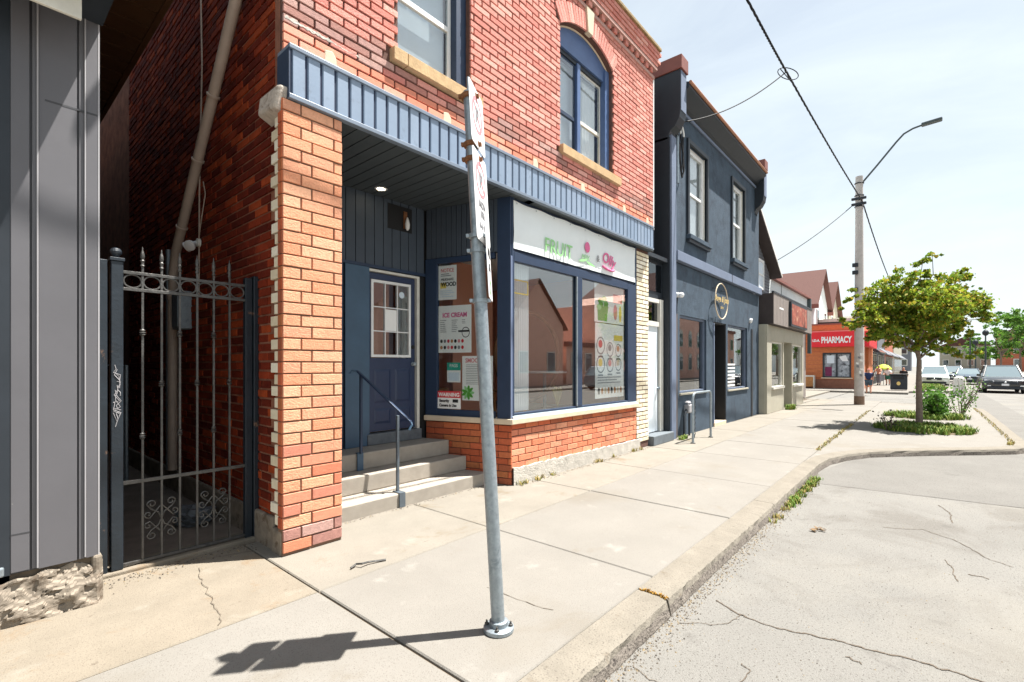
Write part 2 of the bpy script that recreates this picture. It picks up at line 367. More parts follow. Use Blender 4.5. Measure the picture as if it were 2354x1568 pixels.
def P2(X, Y, Z):
    """screen scale at a point (only used to rank pieces by size)"""
    c, s = math.cos(TH), math.sin(TH)
    z = X * c + Y * s; l = -X * s + Y * c
    if z < .3: return None
    return 1177 - 1105 * l / z, 840 - 1105 * (Z - 1.6) / z, z

# ================================================================== THE SETTING: ground, road, pavement, kerb
YF, YC, YK = 4.2, 1.33, 1.57                    # facade line, kerb face, back of kerb
RZ = -.12                                       # road level
ROADX = 400
part('ground', None, m_road, lambda b: b.quad((-300, -400, -.2), (900, -400, -.2), (900, 400, -.2), (-300, 400, -.2)), kind='structure')
road = part('road', None, m_road, lambda b: b.quad((-60, -10.5, RZ), (ROADX, -10.5, RZ), (ROADX, 40, RZ), (-60, 40, RZ)), kind='structure')
far_pave = part('pavement_across', None, m_conc, lambda b: b.box(-60, ROADX, -14.5, -10.5, RZ - .1, 0), kind='structure')

def ribbon(b, pts, w, z):
    for i in range(len(pts) - 1):
        p, q = Vector((*pts[i], z)), Vector((*pts[i + 1], z)); d = (q - p); s = Vector((-d.y, d.x, 0)).normalized()
        w0 = w * random.uniform(.5, 1.3) / 2; w1 = w * random.uniform(.5, 1.3) / 2
        b.quad(p - s * w0, q - s * w1, q + s * w1, p + s * w0)
def wander(a, c, n, amp):
    a, c = Vector(a), Vector(c); d = c - a; s = Vector((-d.y, d.x)).normalized(); o = []; k = 0
    for i in range(n + 1):
        k += random.uniform(-amp, amp); k *= .9
        o.append(tuple(a + d * i / n + s * (k if 0 < i < n else 0)))
    return o
def polyw(P, n, amp):
    o = []
    for i in range(len(P) - 1): o += wander(P[i], P[i + 1], n, amp)[:-1]
    return o + [P[-1]]
for P_, w in (([(3.64, 1.17), (3.54, .96), (3.51, .74), (3.56, .6), (3.6, .45), (3.6, .29), (3.65, .12), (3.64, -.04), (3.66, -.15), (3.67, -.3), (3.75, -.9)], .014), ([(3.15, 1.26), (3.26, 1.09), (3.42, 1.0), (3.54, .96)], .006),
              ([(6.44, .37), (6.63, .04), (6.44, -.18), (6.18, -.31), (5.96, -.44), (5.89, -.55)], .010), ([(7.9, -.1), (7.64, -.17), (7.41, -.19), (7.1, -.2)], .012), ([(5.72, -.11), (5.49, -.16), (5.21, -.18)], .009),
              ([(5.45, -.25), (5.43, -.37)], .014), ([(2.54, 1.28), (2.49, 1.13), (2.4, 1.0)], .006), ([(2.96, .81), (2.89, .76), (2.75, .75)], .007), ([(3.43, .37), (3.4, .29)], .01), ([(22, -2.2), (24.5, -3.6)], .05)):
    part('crack', road, m_crack, lambda b: ribbon(b, polyw(P_, 9, .010), w * .9, RZ + .004))
part('repair_seam', road, m_patch, lambda b: ribbon(b, wander((8.19, 1.3), (8.55, -2.45), 14, .008), .012, RZ + .004))
# asphalt patch of the parking bay near the bulb-out
part('asphalt_patch', road, mat('bay asphalt', (0.160, 0.153, 0.140), .92, .12, 1.1, .7, 150, speck=(0.086, 0.079, 0.072), spscale=80, spec=.15, more=(((0.234, 0.225, 0.207), 95, .60, .08, .5), ((0.099, 0.094, 0.086), 2.0, .62, .1, .5))),
     lambda b: b.quad((8.2, 1.3, RZ + .004), (8.55, -2.45, RZ + .004), (40, -2.45, RZ + .0045), (40, -1.5, RZ + .0045), (14.2, -1.45, RZ + .0045), (11.4, .9, RZ + .004), (9.3, 1.31, RZ + .004)))

walk = part('sidewalk', None, m_joint, lambda b: b.box(-30, 27, YK + .01, 4.75, -.3, -.018), kind='structure')
JX = [-8.9, -7.1, -5.3, -3.55, -1.8, -.05, 1.68, 3.45, 5.3, 7.02, 8.95, 10.75, 12.55, 14.35, 16.15, 17.95, 19.75, 21.55, 23.35, 25.15, 26.95]
def slab(x0, x1, y0, y1, m, top=0., g=.006):
    b = MB(); c = .008; z = top + random.uniform(-.003, .003)
    x0 += g; x1 -= g; y0 += g; y1 -= g
    P = [(x0, y0, -.1), (x1, y0, -.1), (x1, y1, -.1), (x0, y1, -.1), (x0, y0, z - c), (x1, y0, z - c), (x1, y1, z - c), (x0, y1, z - c),
         (x0 + c, y0 + c, z), (x1 - c, y0 + c, z), (x1 - c, y1 - c, z), (x0 + c, y1 - c, z)]
    b.add(P, [(8, 9, 10, 11)] + [(4 + i, 4 + (i + 1) % 4, 8 + (i + 1) % 4, 8 + i) for i in range(4)] + [(i, (i + 1) % 4, 4 + (i + 1) % 4, 4 + i) for i in range(4)])
    return b.build('slab', m, walk)
for i in range(len(JX) - 1):
    x0, x1 = JX[i], JX[i + 1]
    slab(x0, x1, YK, 3.27, m_conc, g=.009 if i == 6 else .006)
    if x1 <= 1.7: slab(x0, x1, 3.27, 4.72 if x1 > 1 else 4.4, m_apron if x1 > 1 else m_conc2)
    else: slab(x0, x1, 3.27, 4.62 if x0 < 5 else 4.3, m_conc2, top=-.001)
# pavement cracks, stain grit and metal scrap
part('crack', walk, m_crack, lambda b: ribbon(b, wander((1.25, 4.35), (1.05, 3.3), 24, .018), .005, .0045))
part('crack', walk, m_crack, lambda b: ribbon(b, wander((.95, 2.6), (1.62, 1.6), 10, .02), .006, .0045))
part('crack', walk, m_crack, lambda b: ribbon(b, wander((1.02, 4.62), (1.66, 4.38), 26, .014), .007, .0045))
part('crack', walk, m_crack, lambda b: ribbon(b, wander((2.5, 2.4), (2.55, 1.85), 8, .012), .005, .0045))

# kerb with bulb-out: a swept profile cut into stones
KP = [(-30, YC), (-6, YC), (-3, YC), (0, YC), (3.15, YC)]
kerb = part('kerb', None, m_joint, lambda b: b.box(-30, 9, YC + .03, YK - .005, -.3, -.03), kind='structure')
curve = [(9.2, 1.33), (9.9, 1.27), (10.5, 1.10), (11.1, .82), (11.65, .36), (12.2, -.16), (12.8, -.78), (13.35, -1.28), (13.75, -1.50), (14.3, -1.58), (16.5, -1.58), (19, -1.58), (22, -1.58), (24.6, -1.56), (25.6, -1.2), (26.1, -.4), (26.3, .6), (26.35, 2.0), (26.35, 4.7)]
def kerbstone(pts, name='kerbstone'):
    b = MB(); n = len(pts); rows = []
    for i, p in enumerate(pts):
        q0 = Vector(pts[max(0, i - 1)]); q1 = Vector(pts[min(n - 1, i + 1)]); t = (q1 - q0).normalized(); s = Vector((-t.y, t.x))
        P = Vector(p); j = lambda a: random.uniform(-a, a)
        prof = [(0, RZ - .1), (j(.004), RZ + .01), (.012 + j(.008), -.05), (.022 + j(.006), -.016), (.045, -.002 + j(.002)), (.24, j(.001)), (.24, -.2)]
        rows.append([(P.x + s.x * a, P.y + s.y * a, z) for a, z in prof])
    m = len(rows[0]); V = [v for r in rows for v in r]; F = []; MI = []
    for i in range(n - 1):
        for k in range(m - 1): F.append((i * m + k, (i + 1) * m + k, (i + 1) * m + k + 1, i * m + k + 1)); MI.append(1 if k < 2 else 0)
    F += [tuple(range(m)), tuple((n - 1) * m + k for k in range(m - 1, -1, -1))]; MI += [0, 0]
    b.add(V, F); b.mi = MI
    return b.build(name, [m_curb, m_curbface], kerb)
def line(a, c, n): return [(a[0] + (c[0] - a[0]) * i / n, a[1] + (c[1] - a[1]) * i / n) for i in range(n + 1)]
ks = [-12, -9, -6, -3, .1, 3.19]
for a, c in zip(ks, ks[1:]): kerbstone(line((a + .006, YC), (c - .006, YC), 60 if a > -1 else 6))
kerbstone(line((3.205, YC + .004), (6.2, YC), 70)); kerbstone(line((6.21, YC), (9.2, YC), 40))
def dens(pts, n=5):
    o = []
    for i in range(len(pts) - 1): o += line(pts[i], pts[i + 1], n)[:-1]
    return o + [pts[-1]]
kerbstone(dens(curve[:7])); kerbstone(dens(curve[6:12])); kerbstone(dens(curve[11:15])); kerbstone(dens(curve[14:]))
def off(pts, d):
    o = []
    for i, p in enumerate(pts):
        q0 = Vector(pts[max(0, i - 1)]); q1 = Vector(pts[min(len(pts) - 1, i + 1)]); t = (q1 - q0).normalized()
        o.append((p[0] - t.y * d, p[1] + t.x * d))
    return o
inner = off(curve, .235)
part('bulb_out', None, m_conc, lambda b: b.prism([(9.2, 1.565)] + [p for p in inner if p[1] < 1.56] + [(26.1, 1.565)], -.15, -.003, 'z'), kind='structure')

# the next block: side street is road; pharmacy pavement beyond it
part('pharmacy_pavement', None, m_conc, lambda b: b.box(36.5, 120, .9, 12, -.2, 0.), kind='structure')
part('bulb_out_beyond', None, m_conc, lambda b: b.prism([(38.5, .9), (41, -1.2), (54, -1.2), (55, .9)], -.2, -.002, 'z'), kind='structure')
part('driveway', None, m_conc2, lambda b: b.box(23.2, 36.5, 4.75, 30, -.2, -.03), kind='structure')

# rusty weeds, joint moss
def tufts(name, spots, m, parent=None, label=None, hmax=.1, blades=26, spread=.06, kind='stuff', wid=.006):
    b = MB()
    for (x, y, z) in spots:
        for k in range(blades):
            a = random.uniform(0, 6.28); r = spread * math.sqrt(random.random()); px, py = x + r * math.cos(a), y + r * math.sin(a)
            h = hmax * random.uniform(.4, 1); t = random.uniform(0, 6.28); lx, ly = math.cos(t) * h * .6, math.sin(t) * h * .6; w = wid * random.uniform(.6, 1.4)
            sx, sy = -math.sin(t) * w, math.cos(t) * w
            b.add([(px - sx, py - sy, z), (px + sx, py + sy, z), (px + lx * .5 + sx * .7, py + ly * .5 + sy * .7, z + h * .7), (px + lx * .5 - sx * .7, py + ly * .5 - sy * .7, z + h * .7), (px + lx, py + ly, z + h)],
                  [(0, 1, 2, 3), (3, 2, 4)], random.random())
    o = b.build(name, m, parent, kind=kind)
    if label: tag(o, label, 'weeds')
    return o
m_grass = mat('grass', (.10, .20, .03), .7, .25, 9, cols=[(.11, .20, .03), (.09, .16, .025), (.17, .24, .04), (.24, .25, .06)], spec=.2)
m_dry = mat('dry weeds', (.34, .25, .09), .8, .25, 9, cols=[(.36, .27, .09), (.28, .22, .08), (.22, .25, .06), (.42, .32, .13)], spec=.2)
m_moss = mat('golden moss', (.36, .20, .035), .9, .3, 30, .8, 80)
tufts('weeds', [(random.uniform(6.6, 8.6), YC - random.uniform(.0, .10), RZ) for _ in range(34)], m_grass, None, 'green weeds sprouting along the kerb gutter', .085, 16, .06)
tufts('gutter_weeds', [(random.uniform(5.8, 8.4), YC - random.uniform(.0, .08), RZ) for _ in range(44)], m_dry, None, 'dry yellow weeds thinning out along the kerb gutter', .05, 14, .05)
tufts('wall_weeds', [(x, 4.17 - random.uniform(0, .05), 0) for x in (4.95, 5.05, 5.3, 5.45, 5.7, 6.9, 7.0, 7.5, 8.2, 8.3, 8.5)], m_dry, None, 'dry weeds at the foot of the stone plinth', .07, 22, .05)
tufts('weeds_by_pipe', [(10.1 + random.uniform(0, .4), 4.05 - random.uniform(0, .06), 0) for _ in range(9)], m_grass, None, 'small weeds at the foot of the pale pilaster', .1, 20, .06)
tufts('weeds_at_storefront', [(19.6 + random.uniform(0, .5), 3.86 - random.uniform(0, .15), 0) for _ in range(12)], m_grass, None, 'weed clump at the foot of the putty storefront', .22, 22, .10, wid=.012)
tufts('kerb_joint_moss', [(3.2 + random.uniform(-.015, .015), y, -.004) for y in [1.36 + .02 * i for i in range(10)]], m_moss, kerb, None, .018, 14, .015)
tufts('joint_weeds', [(x, 1.57 + random.uniform(-.02, .02), 0) for x in [10.6 + .16 * i for i in range(34)] + [17 + .3 * i for i in range(14)]], m_dry, None, 'yellow weeds growing in the long pavement joint', .05, 14, .05)
tufts('kerb_edge_weeds', [(p[0], p[1] + .02, 0) for p in dens(off(curve[8:14], .25), 9)], m_dry, None, 'yellow weeds along the outer kerb joint of the bulb-out', .05, 12, .05)
part('metal_scrap', None, m_iron, lambda b: b.tube([(2.02, 3.42, .012), (2.08, 3.44, .02), (2.10, 3.39, .03), (2.17, 3.40, .02), (2.24, 3.38, .012), (2.30, 3.36, .008)], .008, 6))
tag(bpy.data.objects['metal_scrap'], 'short bent strip of dark metal lying on the pavement', 'scrap')
lf = MB()
for k in range(9):
    a = random.uniform(0, 6.28); x, y = 5.85 + random.uniform(-.10, .10), .87 + random.uniform(-.04, .04)
    lf.obox((x, y, RZ + .015), (math.cos(a) * .03, math.sin(a) * .03, .005), (-math.sin(a) * .012, math.cos(a) * .012, .003), (0, 0, .0015))
tag(lf.build('dead_leaves', mat('dead leaf', (.17, .11, .055), .8, .3, 20)), 'small heap of dry brown leaves on the road', 'leaves', kind='stuff')

def grit(name, spots, m, label, r=(.003, .009)):
    b = MB()
    for x, y, z in spots:
        k = random.uniform(*r); a = random.uniform(0, 6.28); ca, sa = math.cos(a) * k, math.sin(a) * k
        b.add([(x + ca, y + sa, z), (x - sa, y + ca, z), (x - ca * .8, y - sa * .8, z), (x + sa, y - ca, z), (x, y, z + k * .9)], [(0, 1, 4), (1, 2, 4), (2, 3, 4), (3, 0, 4)], random.random())
    return tag(b.build(name, m, None, kind='stuff'), label, 'grit')
m_grit = mat('grit', (.12, .10, .08), .95, .2, 30, cols=[(.12, .10, .08), (.20, .17, .13), (.07, .06, .05), (.26, .20, .12)])
grit('gutter_grit', [(random.uniform(1.4, 9), YC - abs(random.gauss(0, .07)), RZ) for _ in range(2600)], m_grit, 'brown grit and crumbs lying in the road gutter along the kerb')
grit('wall_grit', [(random.uniform(4.9, 9.0), 4.15 - abs(random.gauss(0, .05)), 0) for _ in range(420)] + [(random.uniform(2.4, 4.6), 4.48 - abs(random.gauss(0, .03)), 0) for _ in range(160)], m_grit, 'fine grit at the foot of the shop front')
grit('road_grit', [(random.uniform(2, 12), random.uniform(-2, 1.2), RZ) for _ in range(1500)], m_grit, 'loose grit scattered over the worn asphalt', (.002, .006))
grit('gate_grit', [(random.uniform(.7, 1.75), 4.62 - abs(random.gauss(0, .10)), .0) for _ in range(260)], m_grit, 'dirt crumbs in front of the alley gate')

# ================================================================== THE FRUIT SHOP BUILDING
shop = thing('brick_shop', (5.5, 4.6, 0), 'two-storey red brick shop with navy panelled fascia and bay window', 'building')
WF = 4.22                                       # face of the upper brickwork
X0, X1 = 1.84, 9.25
W1 = (3.05, 4.10, 4.90, 9.0)                    # upper window openings (x0, x1, sill, head)
W2 = (6.00, 7.60, 4.95, 6.80)
AC, AR = (6.80, 5.645), 1.405                   # arch centre, radius
A1C, A1R = (3.575, 0), 0
def arch_z(x): return AC[1] + math.sqrt(max(0, AR * AR - (x - AC[0]) ** 2))
W1T = 6.75
def fw(b):
    y0, y1 = WF + .022, WF + .30
    b.box(X0, W1[0], y0, y1, 3.9, 8.); b.box(W1[0], W1[1], y0, y1, 3.9, W1[2] - .13); b.box(W1[0], W1[1], y0, y1, W1T, 8.)
    b.box(W1[1], W2[0], y0, y1, 3.9, 8.); b.box(W2[0], W2[1], y0, y1, 3.9, W2[2] - .13); b.box(W2[1], X1, y0, y1, 3.9, 8.)
    n = 16
    for i in range(n):
        xa = W2[0] + (W2[1] - W2[0]) * i / n; xb = W2[0] + (W2[1] - W2[0]) * (i + 1) / n
        za, zb = arch_z(xa), arch_z(xb)
        b.add([(xa, y0, za), (xb, y0, zb), (xb, y0, 8), (xa, y0, 8), (xa, y1, za), (xb, y1, zb), (xb, y1, 8), (xa, y1, 8)],
              [(0, 1, 2, 3), (4, 7, 6, 5), (0, 4, 5, 1)])
wall = part('front_wall', shop, m_mort_shade, fw)
PYS = 4.165
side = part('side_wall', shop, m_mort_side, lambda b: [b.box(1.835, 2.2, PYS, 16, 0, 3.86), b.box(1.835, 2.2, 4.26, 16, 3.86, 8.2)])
part('stone_plinth', shop, m_rubble, lambda b: [b.box(1.79, 1.835, 4.30, 10, -.05, .28), b.box(1.775, 2.3, 4.095, 4.30, -.05, .20)], bevel=.02)
part('body', shop, m_brk_side, lambda b: [b.box(2.2, 9.2, 9.3, 16, 0, 8.0), b.box(9.0, 9.24, 4.6, 9.3, 0, 8.0), b.box(2.2, 9.2, 4.7, 9.3, 7.6, 8.0), b.box(2.2, 2.4, 4.5, 9.3, 0, 7.6)])
part('upper_floor', shop, m_iceil, lambda b: b.box(2.4, 9.0, 4.56, 9.3, 3.95, 4.15))

BR = []                                          # every brick of the shop: (centre, U, N, L, H, proud, material, parent)
def lay(x0, x1, z0, z1, L, H, hole=None, odd=.5, minw=.05):
    out = []; r = 0; z = z0
    while z + H * .55 < z1:
        h = min(H, z1 - z); x = x0 - (L * odd if r % 2 else 0)
        gaps = hole(z + h / 2) if hole else []
        while x < x1:
            a, c = max(x, x0), min(x + L, x1); segs = [(a, c)]
            for ga, gc in gaps:
                ns_ = []
                for p, q in segs:
                    if gc <= p or ga >= q: ns_.append((p, q)); continue
                    if p < ga: ns_.append((p, ga))
                    if q > gc: ns_.append((gc, q))
                segs = ns_
            for p, q in segs:
                if q - p > minw: out.append(((p + q) / 2, z + h / 2, q - p, h, r))
            x += L
        z += H; r += 1
    return out
def upper_hole(z):
    g = []
    if W1[2] - .14 < z < W1T: g.append((W1[0], W1[1]))
    if W1[2] - .15 < z < W1[2] + .0: g.append((2.90, 4.24))
    if W2[2] - .15 < z < W2[2] + .0: g.append((5.94, 7.76))
    if W2[2] - .02 < z <= 6.80: g.append((W2[0], W2[1]))
    elif 6.80 < z < 7.04: h = .80 + (z - 6.8) / .24 * .165; g.append((6.8 - h, 6.8 + h))
    elif 7.04 <= z < 7.34: h = math.sqrt(max(0, 1.695 ** 2 - (z - 5.645) ** 2)); g.append((6.8 - h, 6.8 + h))
    return g
J = .019
for cx, cz, l, h, r in lay(X0, X1, 4.33, 7.45, .29, .0835, upper_hole):
    low = cz < 4.62
    m = m_brk_low if low else m_brk_up
    if not low and cz < 4.80 and (cx < 3.2 or 4.5 < cx < 6.2 or cx > 8.0) and random.random() < .75: m = m_brk_grey
    elif not low and cz < 4.95 and random.random() < .2: m = m_brk_grey
    BR.append(((cx, WF + .012, cz), (1, 0, 0), (0, -1, 0), l - J, h - J, .012 + random.uniform(-.004, .004), m, wall))
# the pillar: jumbo bricks, two alternating rows
PX0, PX1, PY = 1.775, 2.32, 4.07
pil = part('pillar', shop, m_mort_lite, lambda b: [b.box(PX0 + .006, PX1 - .006, PY + .012, PY + .09, .0, 3.86), b.box(PX0 + .10, PX1 - .006, PY + .09, 4.34, .0, 3.86)])
z = .02; r = 0; PH = .1006
while z < 3.84:
    h = min(PH, 3.855 - z)
    xs = [PX0, 1.935, 2.235, PX1] if r % 2 else [PX0, 2.03, PX1]
    for a, c in zip(xs, xs[1:]):
        m = m_brk_pilb if z < 1.05 and random.random() < (1.1 - z) else m_brk_pil
        if z < .22 and random.random() < .5: m = m_brk_grey
        BR.append((((a + c) / 2, PY + .012, z + h / 2), (1, 0, 0), (0, -1, 0), c - a - .014, h - .014, .014 + random.uniform(-.004, .004), m, pil))
    # side of the pillar: orange header in shade-darkened brick then cream toothing
    if z > .22:
        BR.append(((PX0 + .006, PY + .048, z + h / 2), (0, 1, 0), (-1, 0, 0), .074, h - .008, .008, m_brk_bayshade, pil))
        w_ = .17 if r % 2 else .10
        BR.append(((1.835, PY + .094 + w_ / 2, z + h / 2), (0, 1, 0), (-1, 0, 0), w_ - .01, h - .018, .045 + random.uniform(-.004, .004), m_brk_white, pil))
        
    z += PH; r += 1
part('corner_stone', shop, mat('old stone', (.48, .42, .36), .95, .25, 14, 1., 40, stain=(.25, .2, .16), sscale=9, sthr=.55),
     lambda b: b.add([(1.72, 4.10, 3.74), (1.83, 4.10, 3.72), (1.86, 4.42, 3.70), (1.70, 4.40, 3.76), (1.74, 4.06, 3.94), (1.84, 4.07, 3.95), (1.86, 4.42, 3.93), (1.71, 4.38, 3.91)],
                     [(0, 3, 2, 1), (4, 5, 6, 7), (0, 1, 5, 4), (1, 2, 6, 5), (2, 3, 7, 6), (3, 0, 4, 7)]), bevel=.025)
# alley side wall
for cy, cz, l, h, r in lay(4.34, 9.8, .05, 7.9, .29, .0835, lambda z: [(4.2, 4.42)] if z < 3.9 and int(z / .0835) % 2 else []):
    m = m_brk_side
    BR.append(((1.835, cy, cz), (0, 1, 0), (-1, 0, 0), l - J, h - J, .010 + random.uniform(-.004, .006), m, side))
# ---- bay window base
RA, RB = Vector((4.45, 5.51, 0)), Vector((4.83, YF, 0)); RU = (RB - RA).normalized(); RN = Vector((RU.y, -RU.x, 0)); RL = (RB - RA).length
def ret(u, z, n=0.): p = RA + RU * u + RN * n; return (p.x, p.y, z)
BX1 = 8.46
bay = part('bay_base', shop, m_mort_shade, lambda b: b.prism([(4.47, 5.50), (4.845, YF + .012), (BX1, YF + .012), (BX1, 5.5)], 0, .81, 'z'))
for cx, cz, l, h, r in lay(4.84, BX1, .205, .81, .292, .0885):
    m = m_brk_bay if cz < .70 else m_brk_bayshade
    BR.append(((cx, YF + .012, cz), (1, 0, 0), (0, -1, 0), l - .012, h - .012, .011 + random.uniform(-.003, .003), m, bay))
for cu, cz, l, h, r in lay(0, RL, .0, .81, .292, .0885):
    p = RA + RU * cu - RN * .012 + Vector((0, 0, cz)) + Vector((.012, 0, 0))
    BR.append((tuple(p), tuple(RU), tuple(RN), l - .010, h - .010, .02 + random.uniform(-.002, .003), m_brk_bayshade, bay))
def fst(b):
    n = 46; top = []; 
    for i in range(n + 1):
        x = 4.85 + (8.56 - 4.85) * i / n; top.append((x, .225 - .03 * i / n + random.uniform(-.012, .012)))
    for i in range(n):
        (xa, za), (xb, zb) = top[i], top[i + 1]; d0, d1 = random.uniform(-.012, .012), random.uniform(-.012, .012)
        b.add([(xa, 4.165, -.05), (xb, 4.165, -.05), (xb, 4.17 , zb), (xa, 4.17, za), (xb, 4.25, zb), (xa, 4.25, za)], [(0, 1, 2, 3), (3, 2, 4, 5)])
part('stone_base', shop, m_found, fst)
part('window_ledge', shop, m_ledge, lambda b: b.prism([ret(-.0, 0, .05)[:2], ret(RL + .01, 0, .05)[:2], (4.80, 4.15), (BX1 + .02, 4.15), (BX1 + .02, 4.5), (4.9, 4.5), (4.6, 5.5)], .812, .885, 'z'), bevel=.008)
# white brick pier
pier = part('cream_pier', shop, m_mort_shade, lambda b: b.box(8.47, 8.98, YF + .008, 4.6, 0, 3.84))
for cx, cz, l, h, r in lay(8.465, 8.985, .12, 3.82, .26, .0835):
    BR.append(((cx, YF + .008, cz), (1, 0, 0), (0, -1, 0), l - .014, h - .02, .014 + random.uniform(-.003, .003), m_brk_white, pier))
# ---- rank the bricks by size on screen; the 300 largest are objects of their own
def score(q):
    c, U, Nn, l, h = q[0], q[1], q[2], q[3], q[4]; p = P2(*c)
    if p is None or not (-40 < p[0] < 2394 and -20 < p[1] < 1588): return 0
    v = Vector(c) - Vector((0, 0, 1.6)); cs = -v.normalized().dot(Vector(Nn))
    return max(0, cs) * l * h / v.length_squared
order = sorted(range(len(BR)), key=lambda i: -score(BR[i])); solo = set(order[:300])
cache = {}; groups = {}
for i, (c, U, Nn, l, h, pr, m, par) in enumerate(BR):
    if i in solo:
        key = (round(l, 2), round(h, 3), m.name, round(U[0], 2), round(U[1], 2), pr > .03)
        if key not in cache:
            b = MB(); b.brick((0, 0, 0), U, l, h, .012, N=Nn, deep=.06 if pr > .03 else .03); me = bpy.data.meshes.new('brick'); me.from_pydata(b.v, [], b.f); me.materials.append(m); cache[key] = me
        o = bpy.data.objects.new('brick', cache[key]); C.objects.link(o)
        w = Vector(c) + Vector(Nn) * (pr - .012); place(o, par, w)
        w = w; o.rotation_euler = (random.uniform(-.006, .006), random.uniform(-.008, .008), random.uniform(-.006, .006))
    else:
        g = groups.setdefault((par.name, m.name), [MB(), par, m]); g[0].brick(c, U, l, h, pr, random.random(), N=Nn)
for (pn, mn), (b, par, m) in groups.items(): b.build('brickwork', m, par, kind='stuff')
# ---- arch, keystone, sills, patches
arch = part('arch', shop, m_mort_shade, lambda b: [b.obox(Vector((AC[0], WF + .012, AC[1])) + Vector((math.sin(t), 0, math.cos(t))) * (AR + .145), Vector((math.cos(t), 0, -math.sin(t))) * .05, Vector((0, .008, 0)), Vector((math.sin(t), 0, math.cos(t))) * .14) for t in [-.59 + .059 * k for k in range(21)]])
a0 = math.asin(.8 / AR)
for i in range(24):
    t = -a0 + 2 * a0 * (i + .5) / 24
    if abs(t) < .055: continue
    d = Vector((math.sin(t), 0, math.cos(t))); s = Vector((math.cos(t), 0, -math.sin(t))); c = Vector((AC[0], WF, AC[1])) + d * (AR + .145)
    part('arch_brick', arch, m_brk_up, lambda b: b.obox(c, s * (a0 / 24 * (AR + .14) - .006), Vector((0, .012 + random.uniform(0, .004), 0)), d * .142, .01))
part('keystone', shop, m_ledge, lambda b: b.add([(6.73, 4.18, 7.03), (6.87, 4.18, 7.03), (6.92, 4.18, 7.44), (6.68, 4.18, 7.44), (6.73, 4.26, 7.03), (6.87, 4.26, 7.03), (6.92, 4.26, 7.44), (6.68, 4.26, 7.44)],
                                           [(0, 1, 2, 3), (4, 7, 6, 5), (0, 4, 5, 1), (1, 5, 6, 2), (2, 6, 7, 3), (3, 7, 4, 0)]), bevel=.008)
for x, z0 in ((2.28, 4.34), (3.72, 4.34), (5.38, 4.34), (6.62, 4.34), (8.02, 4.34), (8.98, 4.34)):
    part('mortar_patch', shop, m_ledge, lambda b: b.prism([(x - .07, z0), (x + .07, z0), (x + .06, z0 + .15), (x + .02, z0 + .2), (x - .05, z0 + .18)], WF - .006, WF + .02), bevel=.008)
def smear(b):
    n = 40; P = []
    for i in range(n + 1):
        x = 1.86 + .80 * i / n; P.append((x, 4.618 + random.uniform(-.010, .004), 4.634 + random.uniform(-.006, .016) * (1 if i < 30 else .3)))
    for (xa, a0, a1), (xb, c0, c1) in zip(P, P[1:]): b.add([(xa, WF - .004, a0), (xb, WF - .004, c0), (xb, WF - .002, c1), (xa, WF - .002, a1), (xa, WF + .02, a0), (xb, WF + .02, c0), (xa, WF + .02, a1), (xb, WF + .02, c1)], [(0, 1, 2, 3), (0, 4, 5, 1), (3, 2, 7, 6)])
part('mortar_smear', shop, m_found, smear)
# cornice
cor = part('cornice', shop, m_brk_grey, lambda b: [b.box(X0 - .01, X1 + .02, WF - .02, WF + .012, 7.40, 7.46), b.box(X0 - .02, X1 + .03, WF - .075, WF + .012, 7.56, 7.62)])
for k in range(int((X1 - X0) / .21)):
    x = X0 + .06 + k * .21
    part('dentil', cor, m_brk_up, lambda b: b.box(x, x + .10, WF - .05, WF + .012, 7.47, 7.555))
bc = MB()
for j, (z, pr) in enumerate(((7.625, .085), (7.70, .10), (7.775, .115), (7.85, .12))):
    for cx, cz, l, h, r in lay(X0 - .02, X1 + .03, z, z + .074, .29, .074, odd=.5):
        bc.brick((cx + (.1 if j % 2 else 0), WF - pr + .01, cz), (1, 0, 0), l - .012, h - .012, .012, random.random(), N=(0, -1, 0), deep=.14)
bc.build('corbel_bricks', m_brk_up, cor, kind='stuff')
part('coping', shop, mat('rusty coping', (.30, .21, .10), .8, .35, 12, .6, 50, stain=(.12, .08, .045), sscale=9, sthr=.55),
     lambda b: [b.box(X0 - .05, X1 + .06, WF - .16, WF + .3, 7.92, 7.985)], bevel=.012)
part('corner_trim', shop, m_white, lambda b: b.box(X1 - .005, X1 + .03, WF - .006, WF + .05, 4.35, 7.40))
def sill(x0, x1, z0, z1, name='sandstone_sill', crack=None):
    b = MB(); n = 12
    for i in range(n):
        xa, xb = x0 + (x1 - x0) * i / n, x0 + (x1 - x0) * (i + 1) / n
    b.box(x0, x1, 4.155, 4.40, z0, z1)
    return b.build(name, m_stone, shop, bevel=.005)
sill(2.95, 3.12, 4.765, 4.90); sill(3.128, 4.26, 4.765, 4.90); sill(5.98, 7.80, 4.815, 4.95)
